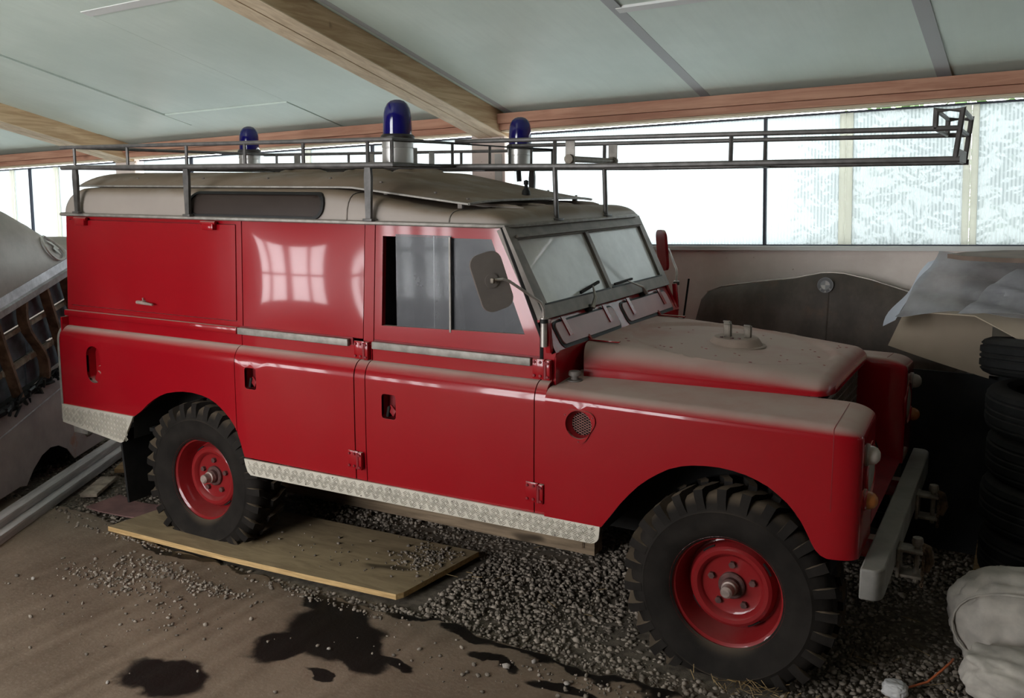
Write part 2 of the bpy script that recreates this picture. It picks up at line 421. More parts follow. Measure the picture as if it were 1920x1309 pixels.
def cdt(outline, holes, xl, zl, mind=.006):
    outline = subdiv(outline, xl, zl); holes = [subdiv(h, xl, zl) for h in holes]
    pts = []; edges = []
    for P in [outline]+holes:
        o = len(pts); n = len(P); pts += P; edges += [(o+i, o+(i+1) % n) for i in range(n)]
    allp = [outline]+holes
    for x in xl:
        for z in zl:
            if inpoly(x, z, outline) and not any(inpoly(x, z, h) for h in holes):
                if all(segd((x, z), P[i], P[(i+1) % len(P)]) > mind for P in allp for i in range(len(P))): pts.append((x, z))
    v, e, f, *_ = delaunay_2d_cdt([Vector(p) for p in pts], edges, [], 0, 1e-6)
    F = []
    for q in f:
        cx = sum(v[i].x for i in q)/len(q); cz = sum(v[i].y for i in q)/len(q)
        if inpoly(cx, cz, outline) and not any(inpoly(cx, cz, h) for h in holes): F.append(list(q))
    return [(p.x, p.y) for p in v], F
def panel(name, outline, holes, yf, mat, parent, s=1, thick=.016, xl=(), zl=(), smooth=28, label=None):
    """sheet in (x,z) with y=yf(x,z) (right side); s=-1 mirrors it to the left side"""
    V, F = cdt(outline, holes, xl, zl)
    n = len(V); v = []
    for x, z in V: v.append((x, s*yf(x, z), z))
    for x, z in V: v.append((x, s*(yf(x, z)+thick), z))
    cnt = {}
    f = []
    for q in F:
        a = (V[q[1]][0]-V[q[0]][0])*(V[q[2]][1]-V[q[0]][1])-(V[q[1]][1]-V[q[0]][1])*(V[q[2]][0]-V[q[0]][0])
        if a < 0: q = q[::-1]
        f.append(tuple(q) if s == 1 else tuple(q[::-1])); f.append(tuple(i+n for i in (q[::-1] if s == 1 else q)))
        for i in range(len(q)):
            e = (q[i], q[(i+1) % len(q)]); cnt[e] = cnt.get(e, 0)+1
    for (a, b) in list(cnt):
        if (b, a) not in cnt: f.append((b, a, a+n, b+n) if s == 1 else (a, b, b+n, a+n))
    return pyd(name, v, f, mat, parent, smooth, False, label)
def frange(a, b, d):
    n = max(1, int(round((b-a)/d))); return [a+(b-a)*i/n for i in range(n+1)]
def thing(name, label, cat, loc=(0, 0, 0), group=None):
    o = bpy.data.objects.new(name, None); COL.objects.link(o); o.location = loc; o['label'] = label; o['category'] = cat; o.empty_display_size = .2
    if group: o['group'] = group
    return o
def tag(o, label, cat, group=None):
    o['label'] = label; o['category'] = cat
    if group: o['group'] = group
    return o
def struct(o, label=None):
    o['kind'] = 'structure'
    if label: o['label'] = label
    return o
def rebase(o):
    """move the origin of a top-level mesh to its base centre"""
    me = o.data; co = np.empty(len(me.vertices)*3); me.vertices.foreach_get('co', co); co = co.reshape(-1, 3)
    c = (co.min(0)+co.max(0))/2; c[2] = co[:, 2].min()
    co -= c; me.vertices.foreach_set('co', co.ravel()); o.location = tuple(c); me.update(); return o
# ------------------------------------------------------------------ building
def bobj(mb, name, mat, parent=None, smooth=None, label=None):
    o = mb.build(name, mat, parent, smooth, True, label)
    if parent is None: o.matrix_world = BM
    return o
def bb(x0, x1, y0, y1, z0, z1, mb=None):
    mb = mb or MB(); return mb.box(((x0+x1)/2, (y0+y1)/2, (z0+z1)/2), (x1-x0, y1-y0, z1-z0))
XL, XR, YN = -10.2, 6.0, -7.5
FZ = -1.9
# back wall under the window band, sill, posts
struct(bobj(bb(XL, XR, 0, .14, FZ, .165), 'wall_back', 'cream_wall'), 'cream painted wall below the window band')
struct(bobj(bb(XL, XR, -.025, .15, .165, .19), 'trim_1', 'white_frame'), 'pale window sill along the back wall')
def slanted(x0, x1, y0, y1, d0, d1, mb=None):
    """box that follows the ceiling slope between depth d0 and d1 below it"""
    mb = mb or MB(); v = []
    for x in (x0, x1):
        for y in (y0, y1):
            for d in (d0, d1): v.append((x, y, ceil_z(y)-d))
    mb.add(v, [(0, 1, 3, 2), (4, 6, 7, 5), (0, 4, 5, 1), (2, 3, 7, 6), (0, 2, 6, 4), (1, 5, 7, 3)]); return mb
# wall plates
p = bobj(bb(XL, XR, -.13, .06, .988, 1.052), 'trim_2', 'plate_wood'); struct(p, 'reddish timber wall plate under the ceiling')
bobj(bb(XL, XR, -.105, .05, .948, .986), 'lower_plate', 'plate_wood', p)
bobj(bb(XL, XR, -.085, .04, .936, .947), 'pale_batten', 'plate_pale', p)
# ceiling boards, one object each
ce = bobj(slanted(XL, XR, YN, .16, -.06, -.03), 'ceiling', 'ceiling_strip'); struct(ce, 'sloping boarded ceiling of the shed')
cols = [XL, -8.52, -7.25, -5.98, -4.72, -3.46, -2.03, -.69, .58, 1.85, 3.1, 4.4, XR]
cross = {3: [-.35, -2.9], 4: [-.61, -3.1], 5: [-2.11], 6: [-3.3], 7: [-1.29, -3.8], 8: [-.56, -3.0], 2: [-1.2]}
for i in range(len(cols)-1):
    ys = [YN]+sorted(cross.get(i, [-3.6]))+[.12]
    for j in range(len(ys)-1):
        dz = ((i*7+j*5) % 3)*.004
        bobj(slanted(cols[i]+.006, cols[i+1]-.006, ys[j]+.005, ys[j+1]-.005, -.03, 0+dz), 'ceiling_board', 'ceiling_board', ce)
# seam cover strips seen in the photo
for x, w in ((-.69, .03), (.58, .035), (-2.02, .02)):
    bobj(slanted(x-w, x+w, YN, .0, -.005, .009), 'seam_strip', 'ceiling_strip', ce)
bobj(slanted(-.69, -.1, -1.31, -1.26, -.005, .012), 'seam_strip', 'white_frame', ce)
bobj(slanted(-3.46, -2.3, -2.14, -2.08, -.005, .012), 'seam_strip', 'white_frame', ce)
for n, x in ((3, -2.18), (4, -5.98), (5, 1.75), (6, -9.6)):
    o = bobj(slanted(x-.11, x+.11, YN, .02, .006, .145), 'trim_%d' % n, 'rafter_wood'); struct(o, 'timber rafter below the ceiling boards')
    bobj(slanted(x-.112, x-.004, YN, .018, .1455, .153), 'batten', 'rafter_pale', o); bobj(slanted(x+.002, x+.112, YN, .018, .1455, .151), 'batten', 'rafter_pale', o)
# posts carrying the plates
for n, x0, x1 in ((7, -2.345, -2.085), (8, -6.12, -5.86)):
    o = bobj(bb(x0, x1, -.02, .12, .19, .95), 'trim_%d' % n, 'cream_wall'); struct(o, 'cream post between the window bands')
    bobj(bb(x1-.075, x1-.02, -.026, -.02, .48, .80), 'metal_plate', 'silver', o)
# window bands: translucent ribbed panes
def band(n, xs, kinds):
    x0, x1 = xs[0], xs[-1]
    w = bobj(bb(x0, x1, .03, .07, .919, .930), 'window_%d' % n, 'dark_strip'); struct(w, 'band of translucent ribbed plastic panes')
    bobj(bb(x0, x1, .03, .07, .19, .197), 'bottom_strip', 'dark_strip', w)
    for i in range(len(xs)-1):
        k = kinds[i % len(kinds)]; k2 = kinds[(i+1) % len(kinds)]
        bobj(bb(xs[i]+(.035 if k == 'w' else .003), xs[i+1]-(.035 if k2 == 'w' else .003), .045, .055, .197, .919), 'pane', 'twinwall_panel', w)
        if i > 0:
            if k == 'd': bobj(bb(xs[i]-.008, xs[i]+.008, .02, .044, .197, .919), 'joint_strip', 'dark_strip', w)
            else:
                bobj(bb(xs[i]-.035, xs[i]-.0015, .035, .06, .197, .919), 'mullion', 'mullion_plastic', w); bobj(bb(xs[i]+.0015, xs[i]+.035, .035, .06, .197, .919), 'mullion', 'mullion_plastic', w)
band(1, [-2.085, -.36, .085, .706, 1.33, 1.95, 2.6, 3.2, 4.1, 5.0, XR], ['w', 'd', 'w', 'w', 'd', 'w'])
band(2, [-5.86, -5.2, -4.55, -3.9, -3.25, -2.345], ['w', 'd', 'w'])
band(3, [XL, -9.2, -8.5, -7.8, -7.49, -7.09, -6.12], ['w', 'w', 'w', 'w', 'd', 'w'])
# near wall with its windows, and the ends of the shed
OPEN = [(-7.75, -5.85, -.85, .42), (-5.35, -4.3, -.85, .42), (-3.9, -1.5, -.85, 1.75)]
def wall_with(name, label, opens):
    mb = MB(); xs = sorted({XL, XR, *[o[0] for o in opens], *[o[1] for o in opens]})
    top = ceil_z(YN)+.1
    for a, b in zip(xs, xs[1:]):
        c = (a+b)/2; hit = [o for o in opens if o[0] < c < o[1]]
        if hit: bb(a, b, YN-.2, YN, FZ, hit[0][2], mb); bb(a, b, YN-.2, YN, hit[0][3], top, mb)
        else: bb(a, b, YN-.2, YN, FZ, top, mb)
    o = bobj(mb, name, 'inner_wall'); struct(o, label); return o
wall_with('wall_front', 'rendered wall behind the viewer with windows', OPEN)
for i, (x0, x1, z0, z1) in enumerate(OPEN):
    w = bobj(bb(x0, x1, YN-.12, YN-.06, z0, z0+.05), 'window_%d' % (i+4), 'white_frame'); struct(w, 'casement window behind the viewer')
    bobj(bb(x0, x1, YN-.12, YN-.06, z1-.05, z1), 'frame_rail', 'white_frame', w)
    m = (x0+x1)/2; zm = z0+(z1-z0)*.48
    for x, hw in ((x0+.03, .03), (x0+(x1-x0)*.24, .022), (m, .07), (x0+(x1-x0)*.78, .022), (x1-.03, .03)): bobj(bb(x-hw, x+hw, YN-.12, YN-.06, z0+.05, z1-.05), 'frame_stile', 'white_frame', w)
    bobj(bb(x0, x1, YN-.115, YN-.065, zm-.02, zm+.02), 'glazing_bar', 'white_frame', w)
for i, (x0, x1, z0, z1) in enumerate(OPEN):
    portal('daylight_portal', bl((x0+x1)/2, YN-.25, (z0+z1)/2), BX, BZ, x1-x0, z1-z0)
def gable(name, x0, x1, label):
    v = [(x, y, z) for x in (x0, x1) for (y, z) in ((YN-.2, FZ), (.14, FZ), (.14, ceil_z(.14)), (YN-.2, ceil_z(YN-.2)))]
    struct(bobj(MB().add(v, [(0, 1, 2, 3), (7, 6, 5, 4), (0, 4, 5, 1), (1, 5, 6, 2), (2, 6, 7, 3), (3, 7, 4, 0)]), name, 'inner_wall'), label)
gable('wall_left', XL-.15, XL, 'end wall of the shed'); gable('wall_right', XR, XR+.15, 'end wall of the shed')

# hedge outside behind the right-hand panes
hr = random.Random(17)
for nm, lab, x0, x1, y0, zt, n, mt in (('hedge', 'green hedge outside seen dimly through the right-hand panes', -.30, 5.5, .50, 1.0, 6500, 'leaf'), ('hedge', 'pale green bush outside above the window band', -.6, 5.5, 1.9, 2.2, 1500, 'leaf_pale')):
    mb = MB()
    for i in range(n):
        x = hr.uniform(x0, x1); top_ = zt+.18*math.sin(x*2.3)+.1*math.sin(x*6.1); z = hr.uniform(-1.2, 1)**1; z = -1.2+(top_+1.2)*hr.random()**.7; y = y0+hr.uniform(-.18, .35)
        a = hr.uniform(0, 6.28); t = hr.uniform(-.8, .8); s_ = hr.uniform(.03, .065)
        u = Vector((math.cos(a), math.sin(a)*.6, math.sin(t)))*s_; w_ = Vector((-math.sin(a)*.5, math.cos(a)*.4, .6))*s_*.5
        c_ = Vector((x, y, z)); mb.add([c_-u, c_-w_, c_+u, c_+w_], [(0, 1, 2, 3)])
    o = mb.build(nm, mt, None, None, False); o.matrix_world = BM; o['kind'] = 'stuff'; o['label'] = lab; o['category'] = 'hedge'
# ------------------------------------------------------------------ ground
fl = pyd('floor', [(-11, -7.2, -.022), (9.5, -7.2, -.022), (9.5, 2.6, -.022), (-11, 2.6, -.022)], [(0, 1, 2, 3)], 'gravel_soil'); struct(fl, 'gravel and concrete ground of the shed')
def slab_edge(x):
    pts = [(-11, -.70), (-1.6, -.74), (-.74, -.80), (.0, -.905), (.82, -.94), (1.66, -.905), (2.6, -.945), (4.2, -.98), (9.5, -1.0)]
    for (a, ya), (b, yb) in zip(pts, pts[1:]):
        if a <= x <= b: return ya+(yb-ya)*(x-a)/(b-a)
ex = [-11, -6]+frange(-3, 5, .05)+[7, 9.5]
rs = random.Random(3); edge = []
for x in ex: edge.append((x, slab_edge(x)+rs.uniform(-.02, .02)+.02*math.sin(x*5.1)+.012*math.sin(x*13)))
vv = [(x, -7.2, 0) for x, y in edge]+[(x, y-.03, .0) for x, y in edge]+[(x, y, -.012) for x, y in edge]+[(x, y+.004, -.06) for x, y in edge]
n = len(edge); ff = []
for i in range(n-1):
    for k in range(3): ff.append((k*n+i, k*n+i+1, (k+1)*n+i+1, (k+1)*n+i))
pyd('concrete_slab', vv, ff, 'concrete', fl, 40)
# stones
ICO = bmesh.new(); bmesh.ops.create_icosphere(ICO, subdivisions=1, radius=1); ICO.verts.ensure_lookup_table()
IV = np.array([v.co[:] for v in ICO.verts]); IF = np.array([[v.index for v in f.verts] for f in ICO.faces]); ICO.free()
def stones(name, P, S, mat, parent=None):
    """P (n,3) centres, S (n,) sizes: angular pebbles joined into one mesh"""
    n = len(P); V = IV[None]*(1+RNG.uniform(-.32, .32, (n, 12, 1)))
    V = V*RNG.uniform(.55, 1.15, (n, 1, 3))*np.array([1, 1, .72])
    a = RNG.uniform(0, 2*np.pi, n); c, s = np.cos(a)[:, None], np.sin(a)[:, None]
    V = np.stack([V[..., 0]*c-V[..., 1]*s, V[..., 0]*s+V[..., 1]*c, V[..., 2]], -1)
    V = V*S[:, None, None]+P[:, None]
    F = IF[None]+12*np.arange(n)[:, None, None]
    me = bpy.data.meshes.new(name); nv = n*12; nf = n*20
    me.vertices.add(nv); me.vertices.foreach_set('co', V.astype(np.float32).ravel())
    me.loops.add(nf*3); me.loops.foreach_set('vertex_index', F.astype(np.int32).ravel())
    me.polygons.add(nf); me.polygons.foreach_set('loop_start', np.arange(0, nf*3, 3, dtype=np.int32))
    me.update(calc_edges=True); me.validate()
    return link(name, me, mat, parent)
def field(n, x0, x1, y0, y1, smin, smax, keep):
    x = RNG.uniform(x0, x1, n*2); y = RNG.uniform(y0, y1, n*2)
    k = np.array([keep(a, b) for a, b in zip(x, y)]); x = x[k][:n]; y = y[k][:n]
    s = smin+(smax-smin)*RNG.uniform(0, 1, len(x))**2.2
    return x, y, s
def onboard(x, y): return -.60 < x < 1.42 and -.93+.035*(x+.54) < y < -.21
px, py, ps = field(21000, 1.2, 4.1, -1.0, 1.2, .006, .0165, lambda a, b: b > slab_edge(a)-.015 and not onboard(a, b) and not (abs(a-2.768) < .23 and .50 < abs(b) < .80))
qx, qy, qs = field(13000, -2.6, 1.5, -1.0, 1.0, .006, .016, lambda a, b: b > slab_edge(a)-.02 and not onboard(a, b) and not (abs(a) < .23 and .50 < b < .80))
X_ = np.concatenate([px, qx]); Y_ = np.concatenate([py, qy]); S_ = np.concatenate([ps, qs])
hump = .010*np.sin(X_*3.1)*np.sin(Y_*4.3+1)
# keep the bed low where the tyres and the board press it down
Z_ = -.022+np.clip(hump, -.01, .012)+S_*.45
g = stones('gravel', np.stack([X_, Y_, Z_], 1), S_, 'stones'); g['kind'] = 'stuff'; g['label'] = 'grey crushed gravel bed under the red vehicle'; g['category'] = 'gravel'
# loose chippings spilled over the concrete
C_ = []
for cx, cy, sx, sy, n in ((.05, -1.30, .34, .12, 300), (.08, -1.12, .30, .07, 220), (.50, -1.16, .22, .05, 150), (.55, -1.45, .35, .18, 60), (.1, -1.6, .6, .35, 45), (2.35, -1.07, .35, .06, 90), (1.95, -1.2, .6, .15, 45), (3.0, -1.0, .5, .03, 90), (.9, -1.0, .5, .03, 110), (-.3, -.93, .5, .04, 160), (-1.2, -.82, .6, .05, 200)):
    C_.append(np.stack([RNG.normal(cx, sx*.55, n), RNG.normal(cy, sy*.55, n)], 1))
C_ = np.concatenate(C_); C_ = C_[[b < slab_edge(a)-.035 and not onboard(a, b) for a, b in C_]]
sz = .004+.009*RNG.uniform(0, 1, len(C_))**2
g = stones('stone_chippings', np.column_stack([C_, sz*.4]), sz, 'stones'); g['kind'] = 'stuff'; g['label'] = 'small stone chippings scattered on the concrete'; g['category'] = 'stone chippings'
# single larger pebbles
for i, (x, y, s, lab) in enumerate(((1.33, -1.33, .013, 'pale pebble lying in the large oil stain'), (.77, -1.93, .011, 'pale pebble beside the small oil stain'), (2.02, -1.10, .016, 'pale stone standing at the edge of the slab crack'), (2.10, -1.02, .014, 'pale stone just behind another near the slab crack'), (2.28, -1.10, .014, 'pale stone nearest the front tyre on the concrete'), (-.33, -1.49, .014, 'lone stone left of the scattered chippings'))):
    o = stones('pebble', np.array([[0, 0, s*.45]]), np.array([s]), 'pebble'); o.location = (x, y, 0); tag(o, lab, 'stone', 'single pebbles on the concrete')
# straw
mb = MB()
for i in range(90):
    x = rs.gauss(2.97, .13); y = rs.gauss(-.83, .035); a = rs.uniform(0, 6.28); L = rs.uniform(.02, .06)
    mb.tube([(x, y, .012+rs.uniform(0, .01)), (x+L*math.cos(a), y+L*math.sin(a), .014+rs.uniform(0, .025))], .0012, 3)
for i in range(40):
    x = rs.uniform(1.4, 3.6); y = rs.uniform(-.6, .1); a = rs.uniform(0, 6.28); L = rs.uniform(.03, .09)
    mb.tube([(x, y, .01), (x+L*math.cos(a), y+L*math.sin(a), .016)], .0012, 3)
o = mb.build('straw', 'straw', None, None, False); o['kind'] = 'stuff'; o['label'] = 'dry straw stalks on the gravel by the front tyre'; o['category'] = 'straw'
# ------------------------------------------------------------------ the red off-road vehicle (x forward, y to its left, z up)
veh = thing('off_road_vehicle', 'dusty red long-wheelbase off-road fire vehicle with roof rack and blue beacons', 'vehicle')
SH0, SH1, YLO, YUP = 1.05, 1.13, -.815, -.757
def yl(x, z):
    if z <= SH0: return YLO+.006*max(0, (.75-z)/.2)
    if z >= SH1: return YUP
    t = (z-SH0)/(SH1-SH0); return YUP+(YLO-YUP)*math.sqrt(max(0, 1-t*t))
ZLO = [.585, .62, .70, .8, .9, 1.0, 1.04]+[SH0+(SH1-SH0)*math.sin(a*math.pi/16) for a in range(0, 9)]+[1.16, 1.19]
def yu(x, z): return -.748+.014*(z-1.22)/.52
def yu_pillow(x0, x1, z0, z1, a):
    def f(x, z):
        u = (x-(x0+x1)/2)/((x1-x0)/2); w = (z-(z0+z1)/2)/((z1-z0)/2)
        return yu(x, z)-a*max(0, 1-u*u)*max(0, 1-w*w)
    return f
ARCH_R = [(-.41, .69), (-.354, .725), (-.30, .768), (-.25, .80), (-.203, .825), (-.15, .845), (-.09, .858), (-.03, .866), (.033, .868), (.10, .862), (.15, .852), (.20, .832), (.25, .80), (.29, .767), (.322, .73)]
ARCH_F = [(2.29, .585), (2.33, .64), (2.365, .69), (2.402, .735), (2.44, .776), (2.48, .81), (2.52, .838), (2.56, .862), (2.61, .881), (2.65, .890), (2.70, .896), (2.75, .898), (2.80, .894), (2.85, .885), (2.89, .872), (2.93, .855), (2.965, .832), (3.0, .805), (3.027, .776), (3.05, .745), (3.07, .71), (3.085, .68), (3.10, .655), (3.118, .638), (3.14, .63)]
FUEL = rrect(-.776, -.66, .837, 1.04, .056, 7)
HR = rrect(.40, .475, .93, 1.035, .014, 3); HF = rrect(1.223, 1.30, .887, .998, .014, 3)
GAP = .0035
def recess(name, outl, depth, parent, s, mat='red_paint'):
    n = len(outl); y0 = s*(YLO+.002); y1 = s*(YLO+depth)
    v = [(x, y0, z) for x, z in outl]+[(x, y1, z) for x, z in outl]
    f = [(i, (i+1) % n, n+(i+1) % n, n+i) for i in range(n)]+[tuple(range(n, 2*n))]
    if s == 1: f = [q[::-1] for q in f]
    return pyd(name, v, f, mat, parent, 40)
def bolt(name, p, parent, r=.007, d=(0, -1, 0), mat='red_paint', h=.006):
    u = Vector(d); a = u.orthogonal().normalized(); b = u.cross(a)
    return MB().plate(circ(0, 0, r, 6), p, a, b, h).build(name, mat, parent, 30)
def hinge(x, z, ybase, s, parent):
    """door hinge: two leaves and a knuckle"""
    O = (0, s*(ybase), 0)
    U, V = ((1, 0, 0), (0, 0, 1))
    mb = MB(); t = .007
    sg = -1 if s == 1 else 1
    mb.box((x-.030, s*(ybase-t/2), z), (.056, t, .082), bev=.002)
    mb.box((x+.016, s*(ybase-.009), z), (.022, .020, .082), bev=.003)
    h = mb.build('hinge', 'red_paint', parent)
    MB().tube([(x+.006, s*(ybase-.013), z-.036), (x+.006, s*(ybase-.013), z+.036)], .010, 8).build('hinge_pin', 'red_edge', parent)
    return h
def side(s):
    right = s == 1
    XQ = frange(-1.0, .333, .11)
    q = panel('rear_quarter_panel', [(-1.0, .69)]+ARCH_R+[(.333, .705), (.333, 1.19), (-1.0, 1.19)], [FUEL] if right else [], yl, 'red_paint', veh, s, xl=XQ, zl=ZLO)
    if right:
        recess('filler_recess', FUEL, .06, q, s)
        MB().rev([(0, -.018), (.026, -.018), (.030, -.012), (.030, .02), (0, .02)], (-.69, -.775, .905), 'y', 14).build('fuel_cap', 'red_paint', q)
        MB().box((-.70, -.787, .868), (.05, .03, .06), Matrix.Rotation(.5, 3, 'Y'), .006).build('cap_bracket', 'red_paint', q)
    # corner strip at the rear edge
    c = MB()
    for z0, z1 in zip(ZLO, ZLO[1:]): c.add([(-1.012, s*(yl(0, z)-.003), z) for z in (z0, z1)]+[(-.994, s*(yl(0, z)-.003), z) for z in (z1, z0)]+[(-1.012, s*(yl(0, z)+.02), z) for z in (z0, z1)], [(0, 1, 2, 3), (0, 4, 5, 1)])
    c.add([(-1.012, s*(YLO-.003), .60), (-1.012, s*(YLO-.003), .70), (-.994, s*(YLO-.003), .70), (-.994, s*(YLO-.003), .60)], [(0, 1, 2, 3)])
    c.build('corner_strip', 'galvanised', veh)
    # rear passenger door
    d = panel('rear_door', [(.337, .70), (.355, .65), (.37, .60), (.376, .582), (1.0675, .582), (1.0675, 1.19), (.337, 1.19)], [HR] if right else [], yl, 'red_paint', veh, s, xl=frange(.337, 1.07, .11), zl=ZLO)
    panel('door_top', [(.339, 1.222), (1.074, 1.222), (1.086, 1.738), (.339, 1.738)], [], yu_pillow(.337, 1.08, 1.222, 1.738, .0065), 'red_paint', d, s, xl=frange(.339, 1.074, .05), zl=frange(1.222, 1.738, .05))
    # front door
    XF = frange(1.1335, 1.985, .11)
    e = panel('front_door', [(1.1355, .582), (1.984, .582), (1.984, 1.19), (1.1355, 1.19)], [HF] if right else [], yl, 'red_paint', veh, s, xl=XF, zl=ZLO)
    panel('door_top', [(1.138, 1.222), (1.980, 1.222), (1.980, 1.300), (1.791, 1.738), (1.148, 1.738)], [[(1.18, 1.29), (1.905, 1.308), (1.742, 1.692), (1.186, 1.69)]], yu, 'red_paint', e, s, thick=.026, xl=[], zl=[])
    MB().plate([(1.258, 1.285), (1.546, 1.292), (1.546, 1.70), (1.258, 1.70)], (0, s*-.735, 0), (1, 0, 0), (0, 0, 1), .004).build('sliding_pane', 'dusty_side_glass', e, None)
    MB().plate([(1.455, 1.285), (1.92, 1.30), (1.752, 1.70), (1.455, 1.70)], (0, s*-.726, 0), (1, 0, 0), (0, 0, 1), .004).build('fixed_pane', 'dusty_side_glass', e, None)
    MB().plate([(1.540, 1.288), (1.548, 1.288), (1.548, 1.695), (1.540, 1.695)], (0, s*-.741, 0), (1, 0, 0), (0, 0, 1), .008).build('pane_channel', 'galvanised', e, None)
    MB().tube([(1.795, s*-.742, 1.742), (1.986, s*-.749, 1.303), (1.987, s*-.752, 1.20)], .0085, 6).build('door_seal', 'rubber_black', e)
    MB().plate([(1.4545, 1.288), (1.458, 1.288), (1.458, 1.695), (1.4545, 1.695)], (0, s*-.7325, 0), (1, 0, 0), (0, 0, 1), .004).build('pane_edge', 'silver', e, None)
    if right:
        for h, dd in ((HR, d), (HF, e)):
            recess('handle_recess', h, .055, dd, s, 'red_edge')
            x0 = min(p[0] for p in h); x1 = max(p[0] for p in h); z0 = min(p[1] for p in h)
            MB().box(((x0+x1)/2+.012, -.800, z0+.036), (.05, .012, .032), Matrix.Rotation(.5, 3, 'Y') @ Matrix.Rotation(-.35, 3, 'Z'), .004).build('door_handle', 'red_edge', dd)
            MB().box(((x0+x1)/2-.010, -.793, z0+.03), (.014, .03, .05), Matrix.Rotation(.2, 3, 'Y'), .004).build('handle_pivot', 'dark_under', dd)
    # galvanised waist cappings
    for nm, x0, x1, m, par in (('waist_rail', -1.0, .312, 'red_paint', q), ('waist_rail', .318, 1.005, 'galvanised', d), ('waist_rail', 1.14, 1.945, 'galvanised', e)):
        MB().box(((x0+x1)/2, s*-.763, 1.201), (x1-x0, .022, .034), bev=.005).build(nm, m, par)
    MB().box((.67, s*-.745, 1.207), (.70, .014, .034)).build('waist_filler', 'red_edge', d); MB().box((1.56, s*-.745, 1.207), (.84, .014, .034)).build('waist_filler', 'red_edge', e)
    # pillars
    b = panel('centre_pillar', [(1.073, .582), (1.130, .582), (1.130, 1.20), (1.073, 1.20)], [], lambda x, z: yl(x, z)+.001, 'red_paint', veh, s, xl=[1.073, 1.13], zl=ZLO)
    panel('pillar_top', [(1.0775, 1.20), (1.1325, 1.20), (1.1425, 1.738), (1.0895, 1.738)], [], yu, 'red_paint', b, s)
    for x in (1.0715, 1.1318): panel('door_seal', [(x-.004, .59), (x+.004, .59), (x+.004, 1.20), (x-.004, 1.20)], [], lambda x, z: yl(x, z)+.007, 'rubber_black', b, s, thick=.006, zl=ZLO)
    a = panel('hinge_pillar', [(1.989, .582), (2.0365, .582), (2.0365, 1.19), (1.989, 1.19)], [], yl, 'red_paint', veh, s, xl=[1.989, 2.0365], zl=ZLO)
    panel('pillar_top', [(1.9865, 1.19), (2.0365, 1.19), (2.052, 1.245), (1.985, 1.375), (1.958, 1.372), (1.9865, 1.305)], [], lambda x, z: -.752, 'red_paint', a, s, thick=.03)
    panel('door_seal', [(1.983, .59), (1.993, .59), (1.993, 1.20), (1.983, 1.20)], [], lambda x, z: yl(x, z)+.007, 'rubber_black', a, s, thick=.006, zl=ZLO)
    if right:
        for x, z, par, yb in ((1.095, 1.172, d, -.760), (1.092, .675, d, -.816), (2.010, 1.176, e, -.760), (2.010, .675, e, -.816)):
            hinge(x, z, yb, s, par)
            for dx in (-.05, -.022):
                for dz in (-.028, .028): bolt('hinge_bolt', (x+dx, yb-.006, z+dz), par, .006, mat='red_edge')
            for dz in (-.028, .028): bolt('hinge_bolt', (x+.017, yb-.018, z+dz), par, .006, mat='red_edge')
    # rear side: hatch in a frame
    fr = panel('hatch_frame', [(-1.0, 1.222), (.333, 1.222), (.333, 1.742), (-.985, 1.742)], [[(-.965, 1.243), (.297, 1.243), (.300, 1.722), (-.960, 1.722)]], yu, 'red_paint', veh, s)
    MB().box((-.33, s*-.742, 1.213), (1.33, .014, .03)).build('waist_filler', 'red_paint', fr)
    ht = panel('side_hatch', [(-.961, 1.247), (.293, 1.247), (.296, 1.718), (-.956, 1.718)], [], lambda x, z: yu(x, z)-.003-.003*max(0, 1-((x+.33)/.63)**2), 'red_paint', veh, s, xl=frange(-.96, .29, .1), zl=frange(1.247, 1.718, .1))
    panel('hatch_seal', [(-.97, 1.238), (.302, 1.238), (.305, 1.727), (-.965, 1.727)], [], lambda x, z: yu(x, z)+.012, 'red_edge', ht, s, thick=.006)
    for x in (-.835, .135):
        MB().box((x, s*-.752, 1.706), (.075, .03, .034), bev=.004).tube([(x-.05, s*-.757, 1.725), (x+.05, s*-.757, 1.725)], .009, 8).build('hatch_hinge', 'red_paint', ht)
    MB().tube([(-.40, s*-.768, 1.297), (-.38, s*-.772, 1.298), (-.27, s*-.778, 1.292)], [.009, .010, .006], 8).tube([(-.36, s*-.75, 1.30), (-.36, s*-.772, 1.298)], .010, 8).tube([(-.36, s*-.76, 1.30), (-.36, s*-.764, 1.322)], .004, 6).build('hatch_handle', 'hub_metal', ht)
    # aluminium tread plates
    zz = .508
    pl = [(.385, .578)]+[(2.283, .588), (2.28, .55)]+[(2.243+.037*math.cos(R(t)), .546+.037*math.sin(R(t))) for t in (-20, -40, -60, -80, -90)]+[(.425, .500), (.405, .515), (.393, .545)]
    tp = panel('tread_plate', pl[::-1], [], lambda x, z: -.823, 'checker', veh, s, thick=.01)
    def treads(par, x0, x1, z0f, z1f, y):
        mb = MB(); P = .050
        i0 = int(x0/(P/2))
        for i in range(i0, int(x1/(P/2))+1):
            for j in range(-3, 4):
                cx = i*P/2; cz = (z0f(cx)+z1f(cx))/2+j*P/2
                ori = (i+j) % 2
                if cx < x0+.012 or cx > x1-.012: continue
                for k in (-1.5, -.5, .5, 1.5):
                    a = R(35) if ori else R(-55)
                    ax, az = math.cos(a), math.sin(a)
                    ox, oz = -az*k*.0066, ax*k*.0066
                    L = .0125*(1-.05*abs(k))
                    ex = [(cx+ox+ax*t*L+sx*-az*.0019, cz+oz+az*t*L+sx*ax*.0019) for t, sx in ((-1, -1), (1, -1), (1, 1), (-1, 1))]
                    if any(q[1] < z0f(q[0])+.004 or q[1] > z1f(q[0])-.004 for q in ex): continue
                    mb.add([(q[0], s*y, q[1]) for q in ex]+[(cx+ox, s*(y-.0028), cz+oz)], [(0, 1, 4), (1, 2, 4), (2, 3, 4), (3, 0, 4)])
